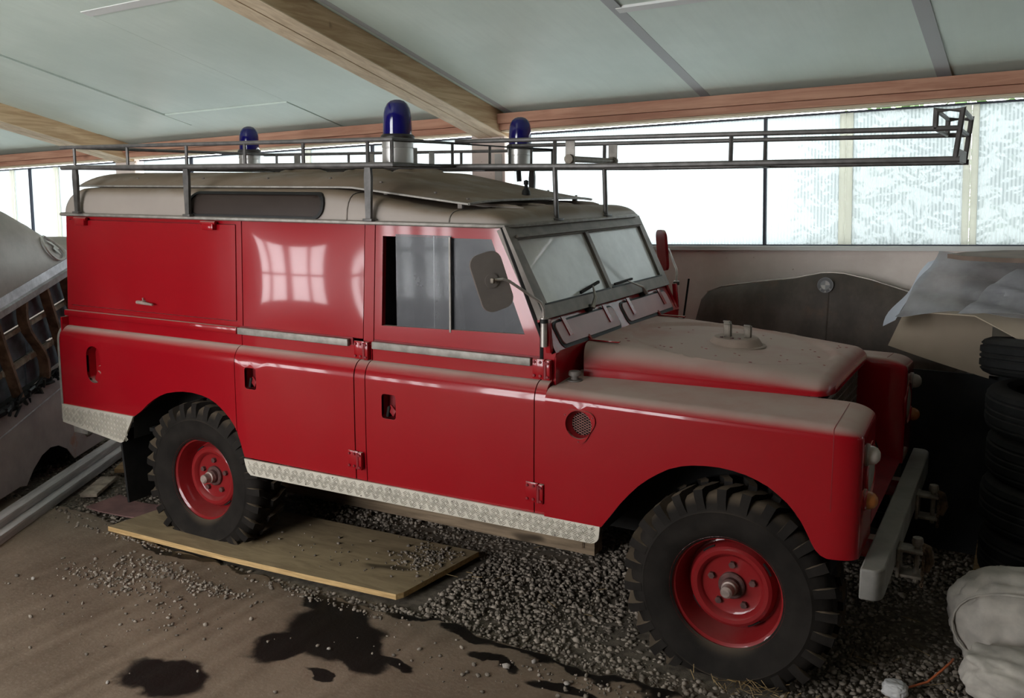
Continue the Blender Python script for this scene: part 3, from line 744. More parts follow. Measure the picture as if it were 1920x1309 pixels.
        if mb.v:
            o = mb.build('raised_tread', 'checker_bar', par, None, True); o['kind'] = 'stuff'
    if right:
        treads(tp, .40, 2.27, lambda x: .502, lambda x: .578+.010*(x-.385)/1.9, -.823)
        for i, x in enumerate(frange(.45, 2.25, .16)): bolt('rivet', (x, -.823, .570 if i % 2 else .512), tp, .004, mat='frame_grey', h=.002)
    rp = panel('tread_plate', [(-.998, .587), (-.52, .531), (-.500, .540), (-.41, .690), (-.998, .690)], [], lambda x, z: -.823, 'checker', veh, s, thick=.01)
    if right: treads(rp, -.99, -.44, lambda x: .592-.114*(x+.998), lambda x: .687 if x < -.43 else .6, -.823)
    return q
side(1); side(-1)

# wings -------------------------------------------------------------
WX0, WX1, WZ1 = 2.0395, 3.238, 1.112
RX, RY, RZ, RI = .105, .062, .050, .03
WIN = -.47
def wround(p):
    x, y, z = p
    q = [min(x, WX1-RX), max(YLO-.01+RY, min(y, WIN-RI)), min(z, WZ1-RZ)]
    Rr = [RX, RY if y < q[1] else RI, RZ]
    d = [(x-q[0])/Rr[0], (y-q[1])/Rr[1], (z-q[2])/Rr[2]]
    n = math.sqrt(sum(a*a for a in d))
    if n > 1e-9: x, y, z = (q[i]+Rr[i]*d[i]/n for i in range(3))
    z += .024*max(0, min(1, (y+.76)/.29))*max(0, min(1, (z-1.0)/.08))
    # rear part meets the waist shoulder of the pillar, the top falls a little towards the front
    z -= .012*max(0, (x-2.04)/1.2)*max(0, (z-.9)/.2)
    return (x, y, z)
def wing(s):
    xl = frange(WX0, WX1-RX, .06)+[WX1-RX+RX*t for t in (.12, .25, .4, .55, .7, .85, 1)]
    zl = [.585, .63, .70, .78, .86, .92, WZ1-RZ-.012, WZ1-RZ-.004, WZ1-RZ]+[WZ1-RZ+RZ*t for t in (.15, .3, .45, .6, .8, 1)]
    Y0 = YLO-.01
    yv = [Y0]+[Y0+RY*(1-t) for t in (.8, .6, .45, .3, .15, 0)]+[-.68, -.6, -.52, WIN-RI]+[WIN-RI+RI*t for t in (.25, .5, .75, 1)]
    vent = circ(2.190, .985, .058, 28)
    V, F = cdt([(WX0, .585)]+ARCH_F+[(WX1, .63), (WX1, WZ1), (WX0, WZ1)], [vent] if s == 1 else [], xl, zl)
    b = MB(); b.add([(x, Y0, z) for x, z in V], F)
    def grid(us, vs, fn):
        v = [fn(u, w) for u in us for w in vs]; m = len(vs)
        b.add(v, [(i*m+j, i*m+j+1, (i+1)*m+j+1, (i+1)*m+j) for i in range(len(us)-1) for j in range(m-1)])
    grid(xl, yv, lambda u, w: (u, w, WZ1))
    zf = [z for z in zl if z >= .63]
    grid(yv, zf, lambda u, w: (WX1, u, w))
    xi = [2.93]+[x for x in xl if x > 2.95]
    grid(xi, zf, lambda u, w: (u, WIN, w))
    b.v = [wround(p) for p in b.v]
    if s == -1: b.v = [(x, -y, z) for x, y, z in b.v]
    o = b.build('front_wing', 'red_paint', veh, 50)
    sol = o.modifiers.new('sheet', 'SOLIDIFY'); sol.thickness = .006; sol.offset = -1
    # seam of the nose panel
    pts = [wround((WX1-RX+.012, y, WZ1)) for y in yv if y < -.5]; pts = [wround((WX1-RX+.012, Y0, z)) for z in (.80, .9, WZ1-RZ, WZ1-RZ*.6, WZ1-RZ*.3, WZ1)]+pts
    MB().tube([(x, s*y, z+.0003) for x, y, z in pts], .0013, 4).build('seam_line', 'red_edge', o)
    # lamps on the nose
    for z, m, r in ((.985, 'lens_white', .034), (.822, 'lens_amber', .032)):
        l = MB().rev([(r+.006, 0), (r+.006, .008), (r, .012)], (WX1-.002, s*-.70, z), 'x', 20).build('lamp_rim', 'red_paint' if m == 'lens_amber' else 'galvanised', o)
        MB().rev([(r, .008), (r*.97, .022), (r*.8, .036), (r*.45, .045), (0, .048)], (WX1-.002, s*-.70, z), 'x', 20).build('lamp_lens', m, o)
    MB().rev([(.105, 0), (.105, .008), (.095, .012), (.088, .004)], (WX1-.006, s*-.585, .90), 'x', 28).build('headlamp_bezel', 'red_paint', o)
    MB().rev([(.09, .004), (.06, .012), (0, .015)], (WX1-.006, s*-.585, .90), 'x', 24).build('headlamp_lens', 'lens_white', o)
    if s == 1:
        out = []; 
        for i in range(42):
            t = 2*math.pi*i/42; rr = .0665+.0095*math.cos(3*(t-R(30))); out.append((rr*math.cos(t), rr*math.sin(t)))
        inn = circ(0, 0, .0565, 42)
        O = (2.190, Y0-.0005, .985)
        vt = MB().ringplate(out, inn, O, (1, 0, 0), (0, 0, 1), .006, -.004).build('wing_vent', 'red_paint', o)
        # bowl behind and expanded mesh
        n = 28; cc = circ(0, 0, .0575, n); ci = circ(0, 0, .046, n)
        MB().add([(O[0]+x, O[1]+.002, O[2]+z) for x, z in cc]+[(O[0]+x+.004, O[1]+.024, O[2]+z-.002) for x, z in ci], [(i, n+i, n+(i+1) % n, (i+1) % n) for i in range(n)]).build('vent_bowl', 'red_edge', o, 50)
        MB().plate(circ(0, 0, .049, 24), (O[0]+.004, O[1]+.034, O[2]-.002), (1, 0, 0), (0, 0, 1), .001).build('vent_back', 'dark_under', o)
        m = MB(); cx, cz = O[0]+.004, O[2]-.002; r0 = .046
        for k in range(-8, 9):
            for a in (R(28), R(-28)):
                ux, uz = math.cos(a), math.sin(a); off = k*.0105*math.cos(a)
                dd = abs(off)
                if dd < r0-.003:
                    L = math.sqrt(r0*r0-dd*dd)
                    m.tube([(cx-uz*off-ux*L, O[1]+.026, cz+ux*off-uz*L), (cx-uz*off+ux*L, O[1]+.026, cz+ux*off+uz*L)], .0013, 4)
        m.build('vent_mesh', 'vent_mesh_paint', o)
        for t in (30, 150, 270): bolt('vent_screw', (O[0]+.068*math.cos(R(t)), O[1]-.005, O[2]+.068*math.sin(R(t))), o, .004, mat='red_edge', h=.003)
        # round cap on the wing top at the rear
        MB().rev([(.034, 0), (.034, .004), (.017, .006), (.015, .02), (.026, .022), (.026, .034), (.022, .040), (0, .041)], (2.090, -.655, 1.119), 'z', 18).build('filler_cap', 'mirror_grey', o)
    return o
wing(1); wing(-1)

# bonnet -------------------------------------------------------------
def bonnet():
    x0, x1, w0 = 2.046, 3.075, .5; rx, ry, rz = .06, .12, .075; zt, zb = 1.2, 1.115
    ds = [.1, .2, .3, .42, .55, .7, .85, 1]
    xs = frange(x0, x1-rx, .016)+[x1-rx+rx*t for t in ds]
    ys = [-w0+ry*(1-t) for t in reversed(ds)]+frange(-w0+ry, w0-ry, .016)+[w0-ry+ry*t for t in ds]
    zs = [zb, zb+.005]+[zt-rz+rz*t for t in ds] if zt-rz > zb+.006 else [zb]+[zb+(zt-zb)*t for t in ds]
    def rd(p):
        x, y, z = p; q = (min(x, x1-rx), max(-w0+ry, min(w0-ry, y)), min(z, zt-rz))
        Rr = (rx, ry, rz); d = [(p[i]-q[i])/Rr[i] for i in range(3)]; n = math.sqrt(sum(a*a for a in d))
        if n > 1e-9: x, y, z = (q[i]+Rr[i]*d[i]/n for i in range(3))
        t = (x-x0)/(x1-x0)
        top = 1.243-.030*t-.040*t*t; low = 1.112+.012*t
        k = (z-zb)/(zt-zb); z2 = low+(top-low)*k
        if k > .6: z2 += (k-.6)/.4*.010*(1-(y/w0)**2)
        w = .585-.10*t
        # pressed ring where the spare wheel sits
        yy = y*w/w0; r = math.hypot(x-2.55, yy)
        if k > .9:
            e = max(0, min(1, (r-.425)/.02)); e = e*e*(3-2*e); z2 += -.012*(1-e)
            e = max(0, 1-abs(r-.447)/.02); z2 += .004*e*e
        # the rear edge is cut round at its corners
        return (x+(.05*max(0, (abs(yy)-.38)/.2)**2 if t < .2 else 0)*(1-t/.2), yy, z2)
    b = MB()
    def grid(us, vs, fn):
        o = len(b.v); m = len(vs); b.add([fn(u, v) for u in us for v in vs], [(i*m+j, i*m+j+1, (i+1)*m+j+1, (i+1)*m+j) for i in range(len(us)-1) for j in range(m-1)])
    grid(xs, ys, lambda u, v: (u, v, zt)); grid(xs, zs, lambda u, v: (u, -w0, v)); grid(xs, zs, lambda u, v: (u, w0, v)); grid(ys, zs, lambda u, v: (x1, u, v))
    b.v = [rd(p) for p in b.v]
    o = b.build('bonnet', 'red_paint', veh, 50)
    so = o.modifiers.new('sheet', 'SOLIDIFY'); so.thickness = .008; so.offset = -1
    # spare wheel mount
    cx, cz = 2.572, 1.208
    MB().rev([(.135, 0), (.132, .004), (.118, .006), (.100, .034), (.094, .038), (0, .036)], (cx, 0, cz), 'z', 36).build('spare_wheel_mount', 'dust_coat', o)
    for dx, dy in ((-.052, .03), (-.032, -.03), (.052, -.01)):
        h = .062 if dx < 0 else .055
        MB().box((cx+dx, dy, cz+.036+h/2), (.024, .008, h), bev=.002).box((cx+dx+.012, dy+.012, cz+.036+h/2), (.006, .03, h*.95), bev=.002).box((cx+dx, dy, cz+.036+h), (.03, .012, .008), bev=.002).build('mount_clip', 'shackle_metal', o)
    for dx, dy in ((-.05, -.05), (.0, -.06), (.03, -.055)): bolt('mount_bolt', (cx+dx, dy, cz+.036), o, .008, (0, 0, 1), 'hub_dark')
    # bonnet hinges at the scuttle
    for y in (-.42, .44):
        MB().box((2.12, y, 1.252), (.14, .022, .006), bev=.001).tube([(2.06, y, 1.252), (2.045, y, 1.268), (2.03, y, 1.265), (2.022, y, 1.245)], .008, 6).build('bonnet_hinge', 'red_paint', o)
    # worn spots where drops have washed the dust off
    rr = random.Random(11); 
    for i in range(46):
        x = rr.uniform(2.1, 3.0); y = rr.uniform(-.36, .42); t = (x-x0)/(x1-x0); zz = 1.243-.030*t-.040*t*t+.010*(1-(y/(.585-.1*t))**2)
        rad = math.hypot(x-2.55, y)
        if rad < .15 or .41 < rad < .47: continue
        if rad < .43: zz -= .012
        r_ = rr.uniform(.004, .0075)
        MB().plate(circ(0, 0, r_, 7), (x, y, zz-.001), (1, 0, -.06), (0, 1, 0), .0022).build('bare_spot', 'red_edge', o)
    return o
bonnet()

# bulkhead, windscreen -------------------------------------------------
bk = MB()
SO, SU = Vector((1.978, 0, 1.368)), Vector((2.050, 0, 1.248)); SV = (SO-SU); SL = SV.length; SV.normalize()
bk.plate([(-.752, 0), (.752, 0), (.752, SL), (-.752, SL)], SU, (0, 1, 0), SV, 0, -.02)
bk.box((2.040, 0, 1.16), (.02, 1.50, .18)); bk.box((2.0, 0, .9), (.02, 1.5, .6))
bkh = bk.build('bulkhead', 'red_paint', veh)
for s in (-1, 1):
    y0, y1 = (.055, .665)
    oy = lambda a: a*s
    def R2(x0, x1, z0, z1, r): return rrect(x0, x1, z0, z1, r, 4)
    lo, hi = sorted((y0*s, y1*s))
    MB().plate(R2(lo-.016, hi+.016, .003, SL-.016, .034), SU, (0, 1, 0), SV, .003, -.001).build('flap_seal', 'rubber_black', bkh)
    f = MB().plate(R2(lo, hi, .018, SL-.026, .024), SU, (0, 1, 0), SV, .009, 0.).build('vent_flap', 'flap_dusty_sky_pink', bkh)
    for y in (lo+.09, hi-.09):
        MB().plate([(y-.016, .045), (y+.016, .045), (y+.016, SL-.008), (y-.016, SL-.008)], SU, (0, 1, 0), SV, .014, .009).build('flap_hinge', 'red_paint', bkh)
WO = Vector((1.978, 0, 1.368)); WV = Vector((1.792, 0, 1.738))-WO; WL = WV.length; WV.normalize()
def wp(name, pts, t, t0, mat, par): return MB().plate(pts, WO, (0, 1, 0), WV, t, t0).build(name, mat, par)
wf = MB()
for a in ([(-.748, 0), (.748, 0), (.748, .058), (-.748, .058)], [(-.748, WL-.062), (.748, WL-.062), (.748, WL), (-.748, WL)], [(-.748, .058), (-.672, .058), (-.690, WL-.062), (-.748, WL-.062)], [(.672, .058), (.748, .058), (.748, WL-.062), (.690, WL-.062)], [(-.018, .058), (.018, .058), (.018, WL-.062), (-.018, WL-.062)]):
    wf.plate(a, WO, (0, 1, 0), WV, .022, -.02)
wsf = wf.build('windscreen_frame', 'frame_grey', veh)
wp('windscreen_pane', [(-.69, .05), (-.012, .05), (-.012, WL-.055), (-.69, WL-.055)], .008, .003, 'dusty_windscreen', wsf)
wp('windscreen_pane', [(.012, .05), (.69, .05), (.69, WL-.055), (.012, WL-.055)], .008, .003, 'dusty_windscreen', wsf)
for s in (-1, 1): wp('glazing_seal', [(s*.352-.34, .056), (s*.352+.34, .056), (s*.352+.34, .063), (s*.352-.34, .063)], .024, .0, 'rubber_black', wsf)
wp('header_lip', [(-.70, WL-.058), (.70, WL-.058), (.70, WL-.046), (-.70, WL-.046)], .036, .02, 'frame_grey', wsf)
WN = Vector((0, 1, 0)).cross(WV)
def wpt(u, v, t): return WO+Vector((0, u, 0))+WV*v+WN*t
for u, dirn in ((-.30, 1), (.36, -1)):
    MB().rev([(.024, 0), (.024, .02), (.016, .03), (0, .032)], wpt(u, -.012, .0), 'z', 12).build('wiper_hub', 'rubber_black', wsf)
    if dirn > 0:
        MB().tube([wpt(u, -.01, .03), wpt(u+.03, .03, .05), wpt(u+.075, .085, .04)], [.012, .008, .004], 6).build('wiper_arm', 'wiper_metal', wsf)
        MB().box(wpt(u+.06, .085, .03), (.01, .20, .012), Matrix.Rotation(.15, 3, 'X')).build('wiper_blade', 'rubber_black', wsf)
    else:
        MB().tube([wpt(u, -.01, .03), wpt(u-.06, .02, .05), wpt(u-.17, .07, .035)], [.012, .006, .004], 6).build('wiper_arm', 'wiper_metal', wsf)
        MB().box(wpt(u-.20, .075, .025), (.01, .22, .010), Matrix.Rotation(.03, 3, 'X')).build('wiper_blade', 'rubber_black', wsf)
# mirrors on arms
def mirror(s):
    base = Vector((2.015, s*-.775, 1.30))
    br = MB().box((2.025, s*-.768, 1.315), (.022, .03, .135), Matrix.Rotation(-.1, 3, 'Y'), .004).build('mirror_bracket', 'red_paint', veh)
    MB().rev([(.013, -.06), (.013, .035), (.016, .037), (.016, .058), (.006, .060)], (2.018, s*-.795, 1.335), 'z', 12).build('arm_socket', 'wiper_metal', br)
    MB().rev([(.017, .036), (.017, .052), (.0, .054)], (2.018, s*-.795, 1.335), 'z', 12).build('socket_collar', 'rubber_black', br)
    MB().tube([(2.018, s*-.795, 1.39), (2.018, s*-.80, 1.43), (2.012, s*-.812, 1.455), (1.93, s*-.92, 1.545), (1.915, s*-.945, 1.555), (1.885, s*-.962, 1.552)], .006, 8).build('mirror_arm', 'wiper_metal', br)
    # the glass faces back, the dull housing faces forward and outwards
    O = Vector((1.875, s*-.965, 1.548)); Nn = Vector((.72, s*-.66, .10)).normalized(); U = Vector((0, 0, 1)).cross(Nn).normalized(); V = Nn.cross(U)
    if s == 1:
        V = (V-U*.30).normalized(); U = V.cross(Nn)
    hs = MB().plate(rrect(-.065, .065, -.118, .112, .042, 6), O, U, V, .006, -.010).build('mirror_head', 'mirror_grey' if s == 1 else 'red_paint', br)
    MB().plate(circ(0, 0, .028, 18), O, U, V, .010, .006).build('clamp_plate', 'mirror_grey', br)
    MB().box(O+Nn*.016, (.014, .014, .02), bev=.003).build('clamp', 'shackle_metal', br)
mirror(1); mirror(-1)
# roof ---------------------------------------------------------------
RSEC = [(.752, 0), (.750, .03), (.746, .06), (.738, .09), (.725, .113), (.706, .129), (.680, .138), (.62, .143), (.45, .152), (.3, .160), (.15, .166), (0, .168)]
def roof_y(h):
    for (y0, h0), (y1, h1) in zip(RSEC, RSEC[1:]):
        if h0 <= h <= h1: return y0+(y1-y0)*(h-h0)/(h1-h0)
    return 0
def sstep(t): t = max(0, min(1, t)); return t*t*(3-2*t)
def roof_H(x):
    H = 1-.62*sstep((x-.80)/.78)
    if x > 1.68: H *= math.sqrt(max(0, 1-((x-1.68)/.135)**2))
    if x < -.86: H *= math.sqrt(max(0, 1-((-.86-x)/.16)**2))
    return H
def roof_w(x):
    t = max(0, (x-1.70)/.115, (-.90-x)/.12); t = min(1, t); return 1-.07*(1-math.sqrt(max(0, 1-t*t)))
ZG = 1.752
xs = [-1.02, -1.017, -1.008, -.99, -.965, -.93, -.89, -.86]+frange(-.75, 1.68, .09)+[1.71, 1.74, 1.765, 1.785, 1.8, 1.81, 1.8149]
sec = [(-y, h) for y, h in RSEC]+[(y, h) for y, h in RSEC[-2::-1]]
m = len(sec)
V = [(x, y*roof_w(x), ZG+h*roof_H(x)) for x in xs for y, h in sec]
F = [(i*m+j, (i+1)*m+j, (i+1)*m+j+1, i*m+j+1) for i in range(len(xs)-1) for j in range(m-1)]
roof = pyd('roof', V, F, 'roof_paint', veh, 60, True)
# ribbed front of the roof and side joints
for x in (1.545, 1.0):
    MB().tube([(x, y*roof_w(x)*1.002, ZG+h*roof_H(x)+.001) for y, h in sec], .0035, 4).build('roof_joint', 'frame_grey', roof)
for y in (-.38, -.1, .18, .46):
    MB().tube([(xx, y, ZG+.160*roof_H(xx)) for xx in (1.40, 1.5, 1.6, 1.66, 1.70)], [.002, .014, .016, .012, .002], 8).build('roof_rib', 'roof_paint', roof)
# rain gutter
gp = [(-1.025, -.70), (-1.025, .70), (-.985, .763), (1.74, .763), (1.80, .735), (1.822, .67), (1.822, -.67), (1.80, -.735), (1.74, -.763), (-.985, -.763)]
MB().tube([(x, y, 1.748) for x, y in gp], .0095, 6, True).build('rain_gutter', 'galvanised', roof)
# long side window in the roof, each side
for s in (1, -1):
    yfr = lambda x, z: -(roof_y(z-ZG)+.012)
    zl = frange(1.756, 1.882, .011)
    fo = rrect(-.005, .868, 1.755, 1.880, .060, 8); fi = rrect(.010, .853, 1.768, 1.867, .048, 8)
    a = panel('side_window', fi, [], lambda x, z: -(roof_y(z-ZG)+.005), 'brown_alpine_glass', veh, s, thick=.004, xl=frange(.03, .83, .04), zl=zl, smooth=60)
    panel('window_rubber', fo, [fi], yfr, 'rubber_black', a, s, thick=.014, xl=frange(.03, .83, .04), zl=zl, smooth=60)
# raised tropical skin
def trop_z(x, y):
    t = max(0, (x-.93)/.645); e = 1.906-.070*t
    cr = .072-.060*min(1, t)
    return e+cr*(1-abs(y/.640)**5)
txs = [-.985, -.98, -.97, -.955, -.93, -.90, -.87]+frange(-.8, 1.575, .07); tys = frange(-.640, .640, .04); V = []; n_ = len(tys)
for dz in (0, -.006):
    V += [(x, y, trop_z(x, y)+dz) for x in txs for y in tys]
N0 = len(txs)*n_; F = []
for i in range(len(txs)-1):
    for j in range(n_-1):
        a = i*n_+j; F += [(a, a+n_, a+n_+1, a+1), (N0+a, N0+a+1, N0+a+n_+1, N0+a+n_)]
for i in range(len(txs)-1):
    a = i*n_; F.append((a, N0+a, N0+a+n_, a+n_)); a = i*n_+n_-1; F.append((a, a+n_, N0+a+n_, N0+a))
for j in range(n_-1):
    F.append((j, j+1, N0+j+1, N0+j)); a = (len(txs)-1)*n_+j; F.append((a, N0+a, N0+a+1, a+1))
tr = pyd('tropical_roof_skin', V, F, 'roof_paint', veh, 50, True)
for s in (-1, 1):
    MB().tube([(x, s*.640, trop_z(x, .640)-.004) for x in txs], .006, 5).build('skin_edge', 'galvanised', tr)
MB().tube([(1.575, y, trop_z(1.575, y)-.003) for y in tys], .0065, 5).build('skin_edge', 'galvanised', tr)
for x in (-.6, -.1, .35, .75, 1.05, 1.35, 1.52):
    for s in (-1, 1): bolt('skin_bolt', (x, s*.56, trop_z(x, .56)), tr, .007, (0, 0, 1), 'frame_grey', .007)
for x in (1.50, 1.1, .6, 0, -.6):
    for s in (-1, 1): MB().box((x, s*.585, trop_z(x, .585)-.022), (.022, .02, .034)).build('skin_bracket', 'frame_grey', tr)
for x, y in ((.02, .08), (.45, .12), (.80, .10)):
    MB().rev([(.14, 0), (.125, .012), (.09, .022), (.04, .028), (0, .029)], (x, y, trop_z(x, y)-.002), 'z', 24).build('roof_vent', 'roof_paint', tr)
MB().rev([(.022, 0), (.02, .02), (.010, .035), (.008, .05), (.012, .052), (.012, .07), (0, .075)], (1.50, .02, trop_z(1.5, .0)), 'z', 12).build('aerial_base', 'rubber_black', tr)

# roof rack -------------------------------------------------------------
RKL, RKT, RX0, RX1, RYR, RYL = 2.000, 2.108, -.84, 1.275, -.78, .76
rack = MB().tube([(RX0-.09, RYR, RKL), (RX1, RYR, RKL), (RX1, RYL, RKL), (RX0-.09, RYL, RKL)], .013, 8).build('roof_rack', 'rack_metal', veh, label='dark tubular roof rack')
def rk(pts, r=.009, nm='rack_bar', seg=6, mat='rack_metal'): return MB().tube(pts, r, seg).build(nm, mat, rack)
rk([(RX0-.09, RYR, RKT), (RX1, RYR, RKT), (RX1, RYL, RKT), (RX0-.09, RYL, RKT)], .0105, 'upper_rail', 8)
rk([(RX0, RYR, RKL), (RX0, RYL, RKL)], .011, 'cross_bar'); rk([(RX0, RYR, RKT), (RX0, RYL, RKT)], .009, 'cross_bar')
for x in (-.4, .03, .43, .83): rk([(x, RYR, RKL), (x, RYL, RKL)], .008, 'cross_bar')
for x in (RX0+.02, -.40, .03, .42, .78, 1.145, RX1):
    rk([(x, RYR, RKL), (x, RYR, RKT)], .0085, 'upright')
for x in (RX0+.02, -.62, -.2, .25, .66, 1.05, RX1): rk([(x, RYL, RKL), (x, RYL, RKT)], .0085, 'upright')
for y in (-.30, .05, .26, .50): rk([(RX1, y, RKL), (RX1, y, RKT)], .007, 'upright')
for y in (-.25, .25): rk([(RX0, y, RKL), (RX1, y, RKL)], .008, 'floor_bar')
# legs down to the gutter
for s, yy in ((1, RYR), (-1, RYL)):
    for x in (-.825, .022, 1.145):
        mb = MB(); zb = 1.757
        mb.plate([(-.013, zb), (.013, zb), (.019, RKL-.05), (.014, RKL), (-.014, RKL), (-.019, RKL-.05)], (x, yy+.006*s, 0), (s, 0, 0), (0, 0, 1), .012, -.004)
        mb.box((x, yy-.0*s, zb+.004), (.05, .028, .012), bev=.002)
        mb.build('rack_leg', 'rack_metal', rack)
# small flat plates inside the rack
for x, y in ((-.45, .55), (.12, .58), (.62, .5), (.95, -.15)): MB().box((x, y, RKL+.05), (.006, .05, .095)).build('flat_plate', 'galvanised', rack)
MB().tube([(-.25, .2, RKL+.012), (-.1, .25, RKL+.012)], .022, 10).build('hose_clamp', 'rubber_black', rack)
# ladder gantry running forward over the bonnet
GY = (-.27, .29); GX1 = 3.445
gan = rk([(.95, GY[0], RKL+.002), (2.0, GY[0], RKL-.003), (GX1, GY[0], RKL+.012)], .0125, 'ladder_rail', 8)
rk([(.95, GY[1], RKL+.002), (2.0, GY[1], RKL-.003), (GX1, GY[1], RKL+.012)], .0125, 'ladder_rail', 8)
for y in GY:
    rk([(RX1, y, RKT+.008), (GX1-.01, y, RKT+.016)], .0105, 'ladder_rail', 8)
    for x in (2.60, 1.80): rk([(x, y, RKL), (x, y, RKT+.012)], .009, 'upright')
    # feet on the windscreen header
    MB().tube([(1.812, y, 1.757), (1.80, y, RKL)], .0115, 8).box((1.815, y, 1.760), (.04, .06, .012), bev=.002).build('rack_leg', 'rack_metal', rack)
    # raised loop at the front end
    rk([(GX1-.088, y, RKT+.014), (GX1-.088, y, RKT+.082), (GX1, y, RKT+.082), (GX1-.016, y, RKL+.012)], .0105, 'end_loop', 8)
for x, z in ((GX1, RKT+.082), (GX1-.088, RKT+.082), (GX1-.088, RKT+.016), (GX1-.012, RKT+.016), (1.80, RKL), (2.62, RKL), (GX1-.02, RKL+.012)): rk([(x, GY[0], z), (x, GY[1], z)], .009, 'cross_bar')
MB().box((GX1-.012, .01, RKL+.03), (.006, .54, .045)).build('end_plate', 'galvanised', rack)
MB().tube([(1.86, -.23, RKL+.03), (1.86, .25, RKL+.03)], .014, 10).build('roller', 'galvanised', rack)
for y in (-.235, .255):
    MB().box((1.86, y, RKL+.06), (.045, .006, .10)).build('flat_plate', 'galvanised', rack)
    MB().tube([(1.86, y-.02, RKL+.03), (1.86, y+.02, RKL+.03)], .021, 12).build('roller_end', 'shackle_metal', rack)
# blue beacons
def beacon(x, y, sc=1.0):
    z = RKL+.012
    b = MB().rev([(0, 0), (.070, 0), (.070, .062), (.0685, .064), (.0685, .067), (.071, .069), (.071, .100), (.066, .106), (0, .106)], (x, y, z), 'z', 32).build('beacon', 'silver', veh, 30, label='silver base of a blue beacon')
    MB().rev([(.0655, .098), (.076, .100), (.077, .118), (.070, .126), (.0655, .128)], (x, y, z), 'z', 32).build('beacon_collar', 'badge_black', b)
    MB().rev([(.0655, .118), (.0650, .14), (.0630, .20), (.0610, .222), (.056, .243), (.046, .262), (.030, .275), (.014, .280), (0, .281)], (x, y, z), 'z', 32).build('beacon_dome', 'blue_lens', b, 60)
    MB().box((x, y, z-.006), (.16, .16, .008)).build('beacon_plate', 'rack_metal', b)
beacon(1.165, -.585); beacon(1.115, .665); beacon(-.93, .62)
MB().tube([(1.135, .62, 1.93), (1.13, .62, 2.0)], .014, 8).build('beacon_cable', 'rubber_black', rack)

# wheels -----------------------------------------------------------------
def wheel(x, s, zc):
    yc = .655
    prof = [(.214, -.724), (.222, -.744), (.227, -.742), (.226, -.734), (.214, -.728), (.205, -.722), (.199, -.700), (.192, -.672), (.185, -.640), (.180, -.628), (.172, -.630), (.168, -.650), (.158, -.672), (.146, -.680), (.132, -.678), (.121, -.668), (.116, -.656), (.108, -.652), (.052, -.652), (.050, -.640), (0, -.640)]
    prof = [(r, s*y) for r, y in prof]
    rim = MB().rev(prof, (x, 0, .385), 'y', 56).build('wheel', 'rim_red', veh, 30)
    MB().rev([(.215, s*-.58), (.225, s*-.565), (.20, s*-.57), (.18, s*-.60), (.18, s*-.63)], (x, 0, .385), 'y', 40).build('inner_rim', 'rim_red', rim)
    half = [(.214, -.082), (.226, -.092), (.245, -.101), (.28, -.110), (.318, -.1095), (.322, -.1115), (.327, -.1085), (.350, -.101), (.374, -.088), (.388, -.066), (.391, -.03)]
    prof = [(r, s*(-yc+y)) for r, y in half]+[(r, s*(-yc-y)) for r, y in half[::-1]]
    t = MB().rev(prof, (0, 0, 0), 'y', 72)
    NL = 27
    for side_ in (-1, 1):
        for i in range(NL):
            th = 2*math.pi*(i+(.5 if side_ > 0 else 0))/NL
            st = [(-.1085, 0, .332, .352), (-.106, 0, .338, .385), (-.098, .0, .352, .408), (-.075, .015, .38, .412), (-.035, .085, .385, .411), (-.004, .105, .385, .410)]
            v = []
            for k, (y, dth, r0, r1) in enumerate(st):
                hw = .052 if k < 4 else .046
                for a, r in ((-hw, r0), (hw, r0), (hw*.86, r1), (-hw*.86, r1)):
                    an = th+dth+a
                    v.append((r*math.cos(an), s*(-yc+side_*-1*-y*-1 if False else -yc+(y if side_ < 0 else -y)), -r*math.sin(an)))
            f = [(0, 1, 2, 3)]+[tuple(4*(len(st)-1)+q for q in (3, 2, 1, 0))]
            for k in range(len(st)-1):
                for q in range(4): f.append((4*k+q, 4*k+4+q, 4*k+4+(q+1) % 4, 4*k+(q+1) % 4))
            t.add(v, f)
    vv = []
    for X, Yv, Z in t.v:
        Z2 = Z+.385
        if Z2 < .20:
            k = (.20-max(Z2, zc))/.2; Yv = Yv+(Yv+s*yc)*.30*k*k
        vv.append((X+x, Yv, max(Z2, zc+(0.0006*((X*37) % 1)))))
    t.v = vv
    t.build('tyre', 'tyre_rubber', rim, 32)
    MB().rev([(.052, s*-.64), (.052, s*-.664), (.047, s*-.668), (.036, s*-.668), (.034, s*-.684), (0, s*-.684)], (x, 0, .385), 'y', 24).build('hub', 'hub_dark', rim)
    MB().rev([(.030, s*-.68), (.030, s*-.700), (.0245, s*-.703), (.023, s*-.735), (.015, s*-.743), (0, s*-.743)], (x, 0, .385), 'y', 20).build('hub_cap', 'hub_metal', rim)
    for i in range(5):
        a = 2*math.pi*i/5+math.pi/2
        MB().plate(circ(0, 0, .0135, 6), (x+.084*math.cos(a), s*-.652, .385+.084*math.sin(a)), (1, 0, 0), (0, 0, s), .016).build('wheel_nut', 'hub_dark', rim)
    for i in range(4):
        a = 2*math.pi*i/4+.6
        pts = [(.163*math.cos(a+d), .163*math.sin(a+d)) for d in (-.16, -.08, 0, .08, .16)]
        MB().tube([(x+p[0], s*-.6605, .385+p[1]) for p in pts], .0055, 5).build('rim_slot', 'dark_under', rim)
    return rim
for s in (1, -1):
    wheel(0, s, .089 if s == 1 else .061); wheel(2.768, s, .061)

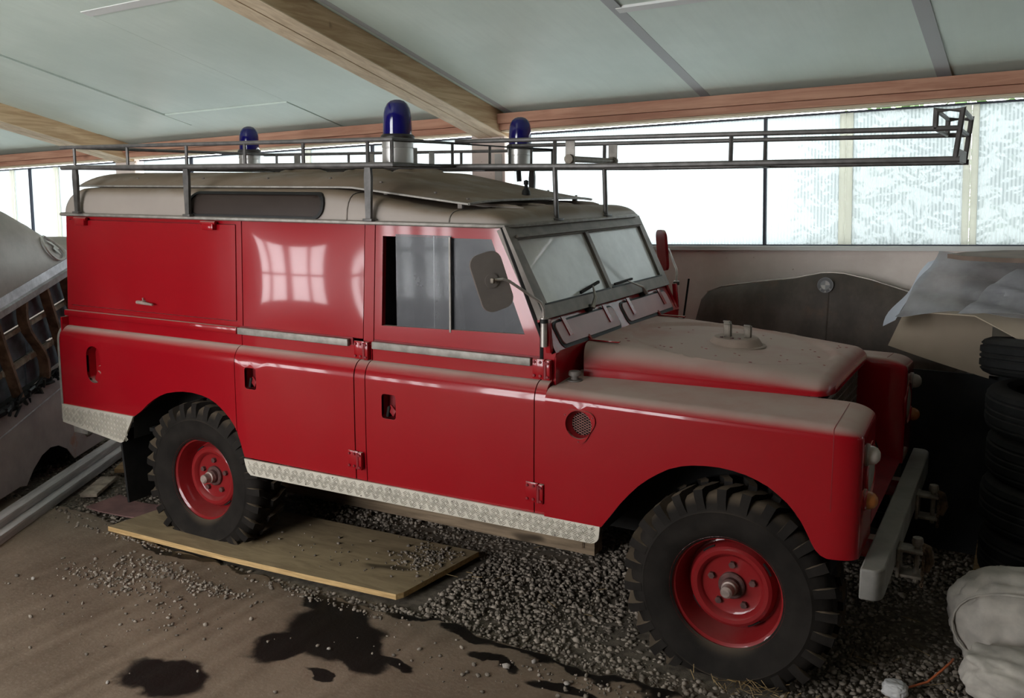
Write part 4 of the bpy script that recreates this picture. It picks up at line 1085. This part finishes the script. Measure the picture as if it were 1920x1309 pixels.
# bumper, shackles, nose -----------------------------------------------------
out = [(3.252, -.835), (3.292, -.835)]+[(3.292+.036*math.sin(R(t)), -.775-.06*math.cos(R(t))) for t in (15, 30, 45, 60, 75, 90)]
out = out+[(x, -y) for x, y in out[::-1]]
bp_ = MB().plate(out, (0, 0, .512), (1, 0, 0), (0, 1, 0), .110).build('front_bumper', 'bumper_grey', veh)
bv = bp_.modifiers.new('edge', 'BEVEL'); bv.width = .006; bv.segments = 2
for y in (-.40, .40):
    MB().box((3.10, y, .545), (.31, .06, .075), bev=.004).build('chassis_end', 'red_paint', bp_)
def shackle(y, z):
    j = MB().box((3.335, y, z), (.012, .10, .11), bev=.003).box((3.375, y, z+.048), (.085, .075, .012), bev=.003).box((3.375, y, z-.048), (.085, .075, .012), bev=.003)
    j = j.build('towing_jaw', 'shackle_metal', bp_)
    MB().tube([(3.395, y, z-.075), (3.395, y, z+.075)], .010, 8).rev([(.0, .065), (.018, .065), (.021, .08), (.018, .096), (0, .10)], (3.395, y, z), 'z', 12).build('jaw_pin', 'shackle_metal', bp_)
    MB().tube([(3.40, y+.03, z+.06), (3.425, y+.05, z+.04), (3.437, y+.055, z-.01), (3.425, y+.05, z-.05)], [.012, .017, .017, .012], 8).build('shackle_bow', 'rust', bp_)
    c = MB()
    for i in range(15):
        zz = z+.07-i*.0105; a = (i % 2)*math.pi/2
        pts = [(3.418+.005*math.cos(t)*math.cos(a), y-.02+.005*math.cos(t)*math.sin(a), zz+.009*math.sin(t)) for t in [2*math.pi*q/8 for q in range(8)]]
        c.tube(pts, .0022, 4, True)
    c.build('pin_chain', 'rust', bp_)
shackle(-.42, .520); shackle(.24, .530)
gp_ = MB().box((3.01, 0, .90), (.03, .96, .44)).build('grille_panel', 'galvanised', veh)
mb = MB()
for i in range(22): mb.box((3.028, -.42+i*.04, .90), (.006, .007, .40))
for i in range(9): mb.box((3.030, 0, .72+i*.045), (.006, .86, .006))
mb.build('grille_mesh', 'frame_grey', gp_)
MB().box((3.02, 0, 1.098), (.06, .94, .02)).build('slam_panel', 'galvanised', gp_)
MB().box((3.13, 0, .66), (.20, .98, .03), Matrix.Rotation(.3, 3, 'Y')).build('front_valance', 'red_edge', veh)
# underbody
ub = MB()
for y in (-.40, .40): ub.box((1.0, y, .50), (4.1, .08, .12))
ub.box((.9, 0, .60), (2.6, 1.46, .02)); ub.box((-.75, 0, .66), (.48, 1.5, .02)); ub.box((2.6, 0, .68), (1.0, .9, .3))
for x in (0, 2.768): ub.tube([(x, -.6, .385), (x, .6, .385)], .045, 10)
for y in (-.42, .42):
    ub.box((0, y*1.19, .74), (.92, .02, .36)); ub.box((2.70, y*1.19, .80), (.92, .02, .56))
for s in (-1, 1):
    for x0, x1, zt in ((-.43, .40, .905), (2.30, 3.14, .94)):
        n = 14; v = []
        for i in range(n+1):
            a = math.pi*i/n
            for y in (.80, .43): v.append(((x0+x1)/2-(x1-x0)/2*1.03*math.cos(a), s*y, .56+(zt-.56)*math.sin(a)**.8))
        ub.add(v, [(2*i, 2*i+1, 2*i+3, 2*i+2) for i in range(n)])
ub.build('underbody', 'dark_under', veh, 40, False)
MB().box((.05, -.62, .47), (.03, .03, .18)).build('spring_hanger', 'dark_under', veh)
MB().plate([(-.66, .155), (-.66, .55), (-.66, .55), (-.66, .155)], (0, 0, 0), (1, 0, 0), (0, 0, 1), .001) if False else None
MB().box((-.545, -.655, .385), (.014, .27, .40), Matrix.Rotation(-.10, 3, 'Y')).build('mud_flap', 'rubber_black', veh)
MB().box((-.545, .655, .385), (.014, .27, .40), Matrix.Rotation(-.10, 3, 'Y')).build('mud_flap', 'rubber_black', veh)
# back end
rp = MB().box((-.99, 0, .93), (.012, 1.60, .50)).box((-.985, 0, 1.46), (.012, 1.46, .58)).build('rear_panel', 'red_paint', veh)
MB().box((-.997, 0, 1.30), (.02, .66, 1.0), bev=.004).build('rear_door_panel', 'red_paint', rp)
MB().box((-.95, 0, .56), (.12, 1.5, .10)).build('rear_crossmember', 'galvanised', veh)
# cab interior
it = MB().box((1.15, 0, 1.19), (.03, 1.44, .96)).build('cab_lining', 'seat_dark', veh)
MB().box((1.98, 0, 1.10), (.10, 1.44, .34)).build('dashboard', 'seat_dark', veh)
for y in (-.42, .0, .42):
    MB().box((1.42, y, .92), (.46, .40, .16), bev=.03).box((1.235, y, 1.22), (.10, .40, .50), Matrix.Rotation(-.12, 3, 'Y'), .03).build('seat', 'seat_dark', it)
MB().rev([(.20, -.011), (.211, 0), (.20, .011), (.189, 0), (.20, -.011)], (1.72, -.40, 1.27), 'z', 32, M=Matrix.Rotation(-.9, 3, 'Y')).build('steering_wheel', 'rubber_black', it)
for o in veh.children: o.location.z = -.06
# ------------------------------------------------------------------ boards and timbers on the ground
def quadboard(name, corners, z0, t, mat_top, mat_edge):
    c = corners; n = len(c)
    me = bpy.data.meshes.new(name)
    me.from_pydata([(x, y, z0) for x, y in c]+[(x, y, z0+t) for x, y in c], [], [tuple(reversed(range(n))), tuple(range(n, 2*n))]+[(i, (i+1) % n, n+(i+1) % n, n+i) for i in range(n)])
    me.materials.append(MATS[mat_top]); me.materials.append(MATS[mat_edge])
    for i, p in enumerate(me.polygons): p.material_index = 1 if i > 1 else 0
    return rebase(link(name, me, None))
pb = quadboard('plywood_board', [(-.545, -.912), (.3, -.895), (.82, -.868), (1.30, -.835), (1.318, -.80), (1.375, -.238), (.3, -.27), (-.50, -.30)], .002, .026, 'plywood_face', 'plywood_edge')
tag(pb, 'stained plywood board under the rear wheel', 'board')
P = np.concatenate([RNG.normal((1.20, -.42), (.07, .09), (330, 2)), RNG.normal((.9, -.5), (.22, .14), (40, 2)), RNG.normal((.5, -.65), (.3, .1), (20, 2))])
P = P[(P[:, 0] < 1.34) & (P[:, 1] > -.80) & (P[:, 1] < -.27)]
sz = .004+.007*RNG.uniform(0, 1, len(P))**2
g = stones('board_chippings', np.column_stack([P, .0285+sz*.45]), sz, 'stones'); g['kind'] = 'stuff'; g['label'] = 'stone chippings spilled on the end of the plywood board'; g['category'] = 'stone chippings'
o = rebase(MB().box((.85, .09, .062), (2.06, .10, .12), Matrix.Rotation(.01, 3, 'Z'), .004).build('timber_beam', 'old_beam')); tag(o, 'long weathered timber beam lying under the sill', 'timber')
bs = MB().box((0, 0, 0), (.006, .001, .03)).build('nail', 'rust', o); bs.location = (.97, -.052, .05)
o = rebase(MB().box((.05, .26, .035), (.36, .12, .07), Matrix.Rotation(-.06, 3, 'Z'), .005).build('timber_offcut', 'plywood_edge')); tag(o, 'short pale timber offcut behind the rear wheel', 'timber')
# faded mat
v = []; f = []
mx = frange(-.92, -.30, .04); my = frange(-.74, -.52, .04)
for x in mx:
    for y in my: v.append((x+.05*(y+.7), y+.03*math.sin(x*9), .012+.006*math.sin(x*17+y*5)+.018*max(0, (-.80-x)/.12)))
m = len(my); f = [(i*m+j, (i+1)*m+j, (i+1)*m+j+1, i*m+j+1) for i in range(len(mx)-1) for j in range(m-1)]
o = pyd('floor_mat', v, f, 'red_mat', None, 60); so = o.modifiers.new('t', 'SOLIDIFY'); so.thickness = .006; rebase(o); tag(o, 'faded reddish rubber mat behind the mud flap', 'mat')
# grey squared planks at the left
def plank(name, a, b, w, h, label, mat='grey_plank', group=None):
    a = Vector(a); b = Vector(b); d = b-a; L = d.length; ang = math.atan2(d.y, d.x)
    rot = Matrix.Rotation(ang-math.pi/2, 3, 'Z') @ Matrix.Rotation(math.asin(d.z/L), 3, 'X')
    o = MB().box((0, 0, 0), (w, L, h), None, .004).build(name, mat)
    o.matrix_world = Matrix.Translation((a+b)/2) @ rot.to_4x4(); tag(o, label, 'plank', group); return o
plank('grey_plank', (-.86, -1.38, .028), (-2.04, .70, .028), .075, .05, 'lower front plank of the grey stack beside the wreck', group='grey planks beside the wreck')
plank('grey_plank', (-.942, -1.425, .028), (-2.122, .655, .028), .075, .05, 'lower rear plank of the grey stack beside the wreck', group='grey planks beside the wreck')
plank('grey_plank', (-.905, -1.40, .078), (-2.085, .68, .078), .070, .045, 'upper plank of the grey stack beside the wreck', group='grey planks beside the wreck')
plank('grey_plank', (-1.31, -.21, .022), (-1.84, .57, .022), .11, .03, 'loose flat board in front of the grey plank stack', 'pallet_wood')
plank('grey_plank', (-1.10, -.62, .016), (-1.28, -.34, .016), .10, .022, 'short loose board end in front of the grey plank stack', 'wreck_wood')

# ------------------------------------------------------------------ old vehicle body behind at the left
def wreck():
    k = .915; A = Vector((-1.3346, -1.0031, 0))
    H = Vector((-.49, .87, 0)).normalized(); Nn = Vector((H.y, -H.x, 0))
    def P(s, z, o=0):       # s along the side, z up, o outwards
        zz = .1587+z*k
        q = A+H*(s*k+0)+Nn*o; q.z = zz; return q
    root = thing('wrecked_body', 'dull grey stripped vintage vehicle body with open ribbed side', 'vehicle body', (A.x, A.y, 0))
    def add(name, v, f, mat, smooth=40, th=0, parent=None):
        v = [Vector(q)-Vector((A.x, A.y, 0)) for q in v]
        o = pyd(name, v, f, mat, parent or root, smooth, True)
        if th: so = o.modifiers.new('t', 'SOLIDIFY'); so.thickness = th; so.offset = 0
        return o
    sl = .17
    # domed canopy: side sheet curving over
    ss = [-1.2, -.8, -.4, -.1, .15, .4, .62, .82, 1.02, 1.22, 1.4, 1.52, 1.6]
    top = lambda s: 1.76-.02*max(0, .25-s)**2 if s < .25 else 1.76-.41*((s-.25)/1.0)**1.75
    low = lambda s: 1.145+.19*(s-.146)
    rows = 12; v = []
    for s in ss:
        t0, l0 = max(top(s), low(s)+.02), low(s)
        for j in range(rows+1):
            a = j/rows; z = l0+(t0-l0)*math.sin(a*math.pi/2); back = (1-math.cos(a*math.pi/2))*.28
            v.append(P(s, z, -back))
    m = rows+1
    add('canopy', v, [(i*m+j, (i+1)*m+j, (i+1)*m+j+1, i*m+j+1) for i in range(len(ss)-1) for j in range(rows)], 'wreck_canopy', 60, .006)
    # bare metal lower lip
    v = []
    for s in ss: v += [P(s, low(s)+.005, .004), P(s, low(s)-.055, .012), P(s, low(s)-.062, .03), P(s, low(s)-.105, .024), P(s, low(s)-.11, .0)]
    add('canopy_lip', v, [(i*5+j, (i+1)*5+j, (i+1)*5+j+1, i*5+j+1) for i in range(len(ss)-1) for j in range(4)], 'wreck_bare', 30, .005)
    # slate boards of the open side, each a piece, with pale slats between and dark ribs in front
    be = lambda s, t: (.45+.62*t)+.14*s     # height lines following the tilt
    edges = [0, .26, .33, .62, .68, 1.0]
    sx = [-1.15, -.78, -.35, .16, .50, .82, 1.12, 1.45]
    for i in range(len(sx)-1):
        for j in range(5):
            a, b = sx[i]+.02*j, sx[i+1]+.02*j
            t0, t1 = edges[j], edges[j+1]; pale = j in (1, 3)
            off = -.03 if pale else -.055
            q = [P(a+.012, be(a, t0), off), P(b-.012, be(b, t0), off), P(b-.012, be(b, t1)-.006, off), P(a+.012, be(a, t1)-.006, off)]
            q2 = [p-Nn*.02 for p in q]
            add('slat' if pale else 'board', q+q2, [(0, 1, 2, 3), (7, 6, 5, 4), (0, 4, 5, 1), (1, 5, 6, 2), (2, 6, 7, 3), (3, 7, 4, 0)], 'wreck_wood' if pale else 'wreck_slate', None)
    for i, s0 in enumerate(sx):
        curved = i == 4; pts = []
        for t in [q/10 for q in range(11)]:
            w = .05*math.sin(t*math.pi*2.2)+.02 if curved else 0
            s_ = s0+.26*(1-t)-.13+w; pts.append(P(s_, be(s_, t*1.02-.01), -.005))
        mb = MB(); d = H*.013; e = Nn*.03
        v = []
        for p in pts: v += [p-d-e, p+d-e, p+d+e, p-d+e]
        f = [(4*q+r, 4*q+(r+1) % 4, 4*q+4+(r+1) % 4, 4*q+4+r) for q in range(10) for r in range(4)]+[(3, 2, 1, 0), (40, 41, 42, 43)]
        add('rib', v, f, 'wreck_rib', 30)
    # lower side panel with rolled top edge, moulding and wheel opening
    lowp = lambda s: .405+.15*(s-.05)
    arch = [(.30, -.11), (.40, -.03), (.52, .03), (.64, .05), (.76, .03), (.88, -.03), (.98, -.13)]
    ol = [(-1.2, -.09), (.22, -.09)]+arch+[(1.05, -.15), (1.65, -.15), (1.65, lowp(1.65)), (1.3, lowp(1.3)), (.9, lowp(.9)), (.5, lowp(.5)), (.0, lowp(0)), (-1.2, lowp(-1.2))]
    V, F = cdt(ol, [], frange(-1.1, 1.6, .15), frange(-.05, .5, .07), .02)
    def bulge(z): return -.05*max(0, (z-.25)/.2)**2
    v = [P(s, max(z, -.13), bulge(z)) for s, z in V]
    add('side_panel', v, F, 'wreck_panel', 40, .006)
    mb = MB().tube([P(s, .285+.172*(s-.033)-.0, .004)-Vector((A.x, A.y, 0)) for s in (-1.15, -1.0, -.5, 0, .3, .6, .9, 1.2, 1.5)], .0045, 6)
    mb.build('moulding', 'wreck_bare', root)
    # wheel house and floor behind, dark
    q = [P(-1.2, -.08, -.10), P(1.65, -.14, -.10), P(1.65, .62, -.10), P(-1.2, .10, -.10)]; q2 = [p-Nn*.9 for p in q]
    add('inner_shell', q+q2, [(0, 1, 2, 3), (7, 6, 5, 4), (0, 4, 5, 1), (1, 5, 6, 2), (2, 6, 7, 3), (3, 7, 4, 0)], 'dark_under', None)
    # torn lining along the top of the panel
    rr = random.Random(5); mb = MB(); O_ = Vector((A.x, A.y, 0))
    for i in range(26):
        s0 = rr.uniform(0, 1.1); z0 = lowp(s0)+rr.uniform(-.005, .05)
        mb.tube([P(s0, z0, .0)-O_, P(s0+rr.uniform(-.05, .05), z0+rr.uniform(-.03, .05), .03)-O_, P(s0+rr.uniform(-.12, .12), z0+rr.uniform(-.05, .04), .035)-O_], rr.uniform(.004, .011), 5)
    for s0 in frange(-.1, 1.2, .1): mb.tube([P(s0, lowp(s0)+.02, -.02)-O_, P(s0+.06, lowp(s0)+.04, .01)-O_, P(s0+.12, lowp(s0)+.03, -.01)-O_], .022, 6)
    mb.build('torn_lining', 'black_rag', root)
    # painted mark: ring with a zigzag
    c0 = P(.935, 1.475, .0)
    def surf(s, z):
        t0, l0 = max(top(s), low(s)+.02), low(s); a = math.asin(max(-1, min(1, (z-l0)/(t0-l0))))/(math.pi/2)
        return P(s, z, -(1-math.cos(a*math.pi/2))*.28+.014)-O_
    ring = [surf(.90+.115*math.cos(t), 1.405+.078*math.sin(t)-.03*math.cos(t)) for t in [2*math.pi*i/36 for i in range(36)]]
    MB().tube(ring, .008, 5, True).build('painted_ring', 'white_mark', root)
    zig = [(-.04, .045), (.02, .02), (-.01, .0), (.045, -.03), (.035, .0), (.06, .01), (.02, .045)]
    q = [surf(.90+a*1.4, 1.40+b*1.2-.03*a*8) for a, b in zig]
    pyd('painted_zigzag', q, [tuple(range(len(q)))], 'white_mark', root)
    # small lamp low down
    MB().rev([(.045, 0), (.045, .01), (.03, .028), (0, .032)], P(1.20, .02, .0)-O_, 'x', 16, M=Matrix.Rotation(-.5, 3, 'Z')).build('lamp', 'lens_white', root)
    # far half of the body so that it stands as a solid shell
    q = [P(-1.2, .75, -1.5), P(1.65, 1.3, -1.5), P(1.65, -.15, -1.5), P(-1.2, -.1, -1.5)]
    add('far_side', q, [(0, 1, 2, 3)], 'wreck_panel', None, .01)
    q = [P(-1.2, -.08, .0), P(-1.2, low(-1.2), .0), P(-1.2, low(-1.2)+.45, -.06), P(-1.2, top(-1.2), -.28), P(-1.2, low(-1.2), -1.5), P(-1.2, -.08, -1.5)]
    add('end_panel', q, [tuple(range(6))], 'wreck_panel', None, .008)
    q = [P(s, max(top(s), low(s)+.02), -.28) for s in ss]+[P(s, low(s), -1.5) for s in ss]; n = len(ss)
    add('canopy_rear_half', q, [(i, i+1, n+i+1, n+i) for i in range(n-1)], 'wreck_canopy', 60, .006)
wreck()

# ------------------------------------------------------------------ bonnet panel with badge leaning on the back wall
def old_bonnet():
    bo = bl(0, -.14, 0); L = lambda x, y, z: bl(x-0, y, z)
    # outline in local wall coordinates (x, z): x about -0.7 .. 0.7
    Lf = [(-.735, -.40), (-.725, -.24), (-.695, -.13), (-.645, -.075), (-.57, -.047), (-.45, -.027), (-.30, -.006), (-.15, .012), (.0, .044), (.06, .046)]
    Rt = [(.12, .042), (.26, .010), (.40, -.035), (.55, -.085), (.66, -.14), (.72, -.22), (.735, -.40)]
    o2 = [(-.70, -1.32)]+Lf+Rt+[(.70, -1.32)]
    V, F = cdt(o2, [], frange(-.65, .65, .1), frange(-1.25, -.0, .08), .03)
    lean = .10
    def M_(x, z, t):
        # hood skin: gentle crown across, top edge rolled over towards the wall
        d = min(segd((x, z), o2[i], o2[i+1]) for i in range(1, len(o2)-2))
        roll = .05*max(0, 1-d/.09)**2
        crown = .05*(1-(x/.74)**2)
        return bl(x, -.13-lean*(.04-z)/1.3-crown+roll-t, z)
    n = len(V); v = [M_(x, z, .006) for x, z in V]+[M_(x, z, -.006) for x, z in V]
    f = []; cnt = {}
    for q in F:
        a = (V[q[1]][0]-V[q[0]][0])*(V[q[2]][1]-V[q[0]][1])-(V[q[1]][1]-V[q[0]][1])*(V[q[2]][0]-V[q[0]][0])
        if a < 0: q = q[::-1]
        f.append(tuple(q)); f.append(tuple(i+n for i in q[::-1]))
        for i in range(len(q)): cnt[(q[i], q[(i+1) % len(q)])] = 1
    for (a, b) in cnt:
        if (b, a) not in cnt: f.append((b, a, a+n, b+n))
    base = bl(0, -.25, -1.32); root = thing('car_bonnet', 'dark rusty car bonnet with a round badge, leaning against the back wall', 'car bonnet', tuple(base))
    def rel(v): return [Vector(q)-base for q in v]
    pyd('bonnet_skin', rel(v), f, 'old_bonnet', root, 40)
    edge = [M_(x, z, .0)+BZ*.004 for x, z in Lf[2:]+Rt[:6]]
    MB().tube(rel(edge), .0035, 6).build('bare_edge', 'bonnet_chrome', root)
    # raised centre crease
    MB().tube(rel([M_(.055-.02*t, .0-t*.6, .003) for t in (0, .15, .3, .5, .8, 1.2, 2)]), .006, 6).build('centre_crease', 'old_bonnet', root)
    # round badge: black ring with letters, quartered centre
    C0 = M_(.035, -.015, .012); U = BX; V2 = (BZ+BY*.08).normalized(); C0 = C0-base
    r0 = .040
    MB().plate(circ(0, 0, r0, 32), C0, U, V2, .004).build('badge_disc', 'badge_black', root)
    MB().ringplate(circ(0, 0, r0+.002, 32), circ(0, 0, r0-.001, 32), C0, U, V2, .006).build('badge_rim', 'badge_blue', root)
    MB().ringplate(circ(0, 0, .026, 28), circ(0, 0, .0235, 28), C0, U, V2, .006).build('badge_rim', 'badge_blue', root)
    for q in range(4):
        pts = [(0, 0)]+[(.0235*math.cos(R(90*q+a)), .0235*math.sin(R(90*q+a))) for a in range(0, 91, 15)]
        MB().plate(pts, C0, U, V2, .005).build('badge_quarter', 'badge_white' if q % 2 == 0 else 'badge_blue', root)
    GL = {'B': [[(-.5, -1), (-.5, 1), (.2, 1), (.45, .5), (.2, .05), (-.5, .05)], [(.2, .05), (.5, -.45), (.25, -1), (-.5, -1)]], 'M': [[(-.6, -1), (-.55, 1), (0, -.3), (.55, 1), (.6, -1)]], 'W': [[(-.7, 1), (-.38, -1), (0, .5), (.38, -1), (.7, 1)]]}
    Nn = U.cross(V2).normalized()
    # the panel stands upside down, so the lettering runs along the lower rim
    for ch, ang in (('W', 222), ('M', 270), ('B', 318)):
        a = R(ang); cx, cy = .034*math.cos(a), .034*math.sin(a); up = (math.cos(a), math.sin(a)); rt = (up[1], -up[0])
        mb = MB()
        for st in GL[ch]:
            mb.tube([C0+U*(cx+rt[0]*px*.006+up[0]*py*.006)+V2*(cy+rt[1]*px*.006+up[1]*py*.006)+Nn*.0045 for px, py in st], .0011, 4)
        mb.build('badge_letter', 'badge_white', root)
old_bonnet()
rodz = bl(-.78, -.12, -.15)
o = MB().tube([(-.10, -.10, 0), (.012, .0, rodz.z+.15)], .006, 6).build('rod', 'dark_under'); o.location = (rodz.x, rodz.y, 0); tag(o, 'thin dark rod against the wall left of the leaning car bonnet', 'rod')

# ------------------------------------------------------------------ right-hand corner: tyres, boards, sheeting, sack
def tyre(r, w, seg=48):
    h = w/2
    prof = [(r*.62, -h*.62), (r*.66, -h*.86), (r*.76, -h), (r*.88, -h*.97), (r*.955, -h*.84), (r*.99, -h*.66), (r*.985, -h*.62), (r*.97, -h*.60), (r*.97, -h*.55), (r, -h*.5), (r, -h*.2), (r*.98, -h*.17), (r*.98, -h*.10), (r, -h*.06)]
    prof = prof+[(a, -b) for a, b in prof[::-1]]+[(r*.60, h*.5), (r*.60, -h*.5), prof[0]]
    return MB().rev(prof, (0, 0, 0), 'z', seg)
pal = thing('wooden_pallet', 'worn wooden pallet under the stacked tyres', 'pallet', (3.96, .55, 0))
for y in (-.36, 0, .36): MB().box((0, y, .012), (.8, .09, .02)).box((-.35, y, .05), (.09, .09, .056)).box((0, y, .05), (.09, .09, .056)).box((.35, y, .05), (.09, .09, .056)).build('pallet_runner', 'pallet_wood', pal)
for x in frange(-.35, .35, .14): MB().box((x, 0, .089), (.10, .82, .02)).build('pallet_board', 'pallet_wood', pal)
TY = [(3.93, .58, .36, .235, 0, 0), (3.915, .57, .352, .225, .0, 1), (3.92, .58, .345, .205, 0, 2), (3.905, .57, .345, .20, .0, 3), (3.885, .57, .36, .17, .12, 4)]
z = .102
names = ['lowest tyre of the black stack on the pallet', 'second tyre from the bottom of the black stack', 'middle tyre of the black stack', 'second tyre from the top of the black stack', 'tilted top tyre of the black stack below the cardboard']
for (x, y, r, w, tilt, k) in TY:
    o = tyre(r, w).build('car_tyre', 'old_tyre', None, 25)
    zc = z+w/2+r*abs(math.sin(tilt))*.98
    o.location = (x, y, zc); o.rotation_euler = (0, tilt, .4*k); z = zc+w/2+ (.002 if tilt == 0 else .004)
    tag(o, names[k], 'tyre', 'black tyres stacked on the pallet')
TOPZ = z
def sheet(name, corners, nu, nv, fn, mat, th=.003, smooth=60):
    """bilinear patch between four corners with displacement fn(u,v)->Vector"""
    a, b, c, d = (Vector(q) for q in corners); v = []
    for i in range(nu+1):
        for j in range(nv+1):
            u, w = i/nu, j/nv; p = a*(1-u)*(1-w)+b*u*(1-w)+c*u*w+d*(1-u)*w
            v.append(p+(fn(u, w) if fn else Vector()))
    m = nv+1; f = [(i*m+j, (i+1)*m+j, (i+1)*m+j+1, i*m+j+1) for i in range(nu) for j in range(nv)]
    o = pyd(name, v, f, mat, None, smooth)
    so = o.modifiers.new('t', 'SOLIDIFY'); so.thickness = th; so.offset = 0
    return rebase(o)
# dark board standing at the back wall
o = MB().box((0, 0, .455), (.95, .02, .91), Matrix.Rotation(-.05, 3, 'X')).build('black_board', 'black_board'); o.location = (3.66, 1.0, .012); o.rotation_euler = (0, 0, -.03); tag(o, 'large black board standing behind the stacked tyres', 'board')
# cardboard: hanging flap behind and the bent sheet over the tyres
o = sheet('cardboard_sheet', [(3.095, .95, 1.045), (3.56, .93, .925), (3.56, .985, 1.27), (3.19, .985, 1.30)], 10, 6, lambda u, w: Vector((0, -.02*math.sin(u*3.1), 0)), 'cardboard', .005); tag(o, 'beige cardboard panel standing behind the tyre stack', 'cardboard')
o = sheet('cardboard_sheet', [(3.20, .60, 1.268), (4.5, .12, 1.285), (4.6, .90, 1.31), (3.24, .93, 1.30)], 26, 12, lambda u, w: Vector((0, 0, .012*math.sin(u*5)-.62*max(0, u-.23)*(1-w)**5)), 'cardboard', .005); tag(o, 'bent beige cardboard sheet lying over the tyre stack', 'cardboard')
rr = random.Random(21)
def crumple(scale, seed):
    q = np.random.default_rng(seed); W = [(q.uniform(2, 9), q.uniform(2, 9), q.uniform(0, 6.28)) for _ in range(7)]
    def g(u, w):
        h = sum(abs(math.sin(a*u+b*w+c))*1.0/(1+.25*k) for k, (a, b, c) in enumerate(W)); return h*scale
    return g
c1, c2 = crumple(.012, 4), crumple(.014, 9)
o = sheet('plastic_sheet', [(3.165, .58, 1.225), (4.3, .38, 1.300), (4.35, .93, 1.50), (3.305, .93, 1.495)], 40, 22, lambda u, w: Vector((.012*math.sin(w*9), -c1(u, w), c1(w, u)+.02*math.sin(u*7)*(1-w))), 'plastic_film', .0015, 25); tag(o, 'crumpled clear plastic sheet over the pile by the wall', 'plastic sheet')
o = sheet('plastic_sheet', [(3.44, .34, 1.290), (4.3, .20, 1.30), (4.3, .50, 1.52), (3.64, .48, 1.47)], 26, 16, lambda u, w: Vector((.01*math.sin(w*8), -c2(u, w)-.02, c2(w, u)*.8)), 'plastic_film', .0015, 25); tag(o, 'second clear plastic sheet folded over the right of the pile', 'plastic sheet')
o = sheet('plastic_sheet', [(3.160, .60, 1.225), (3.305, .935, 1.498), (3.255, .96, 1.475), (3.085, .78, 1.165)], 14, 10, lambda u, w: Vector((-.008*math.sin(u*5)-.012*w*math.sin(u*9), c1(u, w)*.3, 0)), 'plastic_fold', .002, 25); tag(o, 'bluish white plastic fold hanging at the left of the pile', 'plastic sheet')
# pile underneath
o = MB().box((3.82, .80, 1.345), (.80, .16, .05), Matrix.Rotation(.62, 3, 'X'), .02).build('wrapped_bundle', 'brown_board'); rebase(o); tag(o, 'brown bundle wrapped under the plastic sheet', 'bundle')
# rounded brown board on top
pts = [(-.36, 0), (-.33, .012), (-.2, .034), (0, .05), (.3, .06), (.7, .055), (.7, -.36), (0, -.36), (-.33, -.06)]
o = MB().plate([(a, b) for a, b in [(-.37, -.02), (-.30, -.12), (-.15, -.2), (.1, -.25), (.9, -.25), (.9, .25), (.1, .25), (-.15, .2), (-.30, .1)]], (3.73, .72, 1.530), (1, 0, .03), (0, 1, .02), .020).build('brown_board', 'brown_board'); rebase(o); tag(o, 'round-nosed brown board on top of the plastic-covered pile', 'board')
# sacks in the corner
def sack(name, c, rx, ry, rz, seed, label, mat='sack_cloth'):
    b = bmesh.new(); bmesh.ops.create_icosphere(b, subdivisions=5, radius=1)
    q = np.random.default_rng(seed); W = [(q.normal(0, 1, 3)*3.2, q.uniform(0, 6.28), q.uniform(.2, 1)) for _ in range(16)]
    for v in b.verts:
        p = v.co.copy(); n = p.copy()
        d = sum(w*(abs(math.sin(k[0]*p.x+k[1]*p.y+k[2]*p.z+ph))-.5) for k, ph, w in W)*.075
        d += sum(w*(abs(math.sin(2.3*(k[1]*p.x+k[2]*p.y+k[0]*p.z)+ph*2))-.5) for k, ph, w in W)*.028
        p = p*(1+d)
        p = Vector((math.copysign(abs(p.x)**.8, p.x), math.copysign(abs(p.y)**.8, p.y), math.copysign(abs(p.z)**.75, p.z)))
        v.co = Vector((p.x*rx, p.y*ry, max(p.z*rz, -rz*.82)))
    me = bpy.data.meshes.new(name); b.to_mesh(me); b.free()
    o = link(name, me, mat, None, 60); o.location = c; tag(o, label, 'sack'); return o
s1 = sack('sack', (3.80, -.075, .155), .27, .15, .185, 3, 'pale cloth sack slumped in the front right corner')
MB().tube([(.27*math.cos(t)*.97-.02, -.118+.02*math.sin(3*t), .16*math.sin(t)+.005) for t in [R(a) for a in range(60, 260, 12)]], .005, 6).build('sack_seam', 'sack_cloth', s1)
s2 = sack('sack', (3.80, -.405, .080), .21, .14, .09, 8, 'smaller crumpled pale sack in front of the larger one')
o = sack('crumpled_paper', (3.36, -.575, .022), .04, .035, .027, 5, 'small crumpled white paper on the gravel by the front wheel', 'white_paper'); o['category'] = 'paper'
o = MB().tube([(3.40, -.52, .012), (3.46, -.46, .02), (3.50, -.40, .045), (3.53, -.34, .06), (3.535, -.29, .05), (3.53, -.24, .02)], .0045, 6).build('orange_cord', 'orange_cord'); rebase(o); tag(o, 'orange cord lying beside the pale sacks', 'cord')
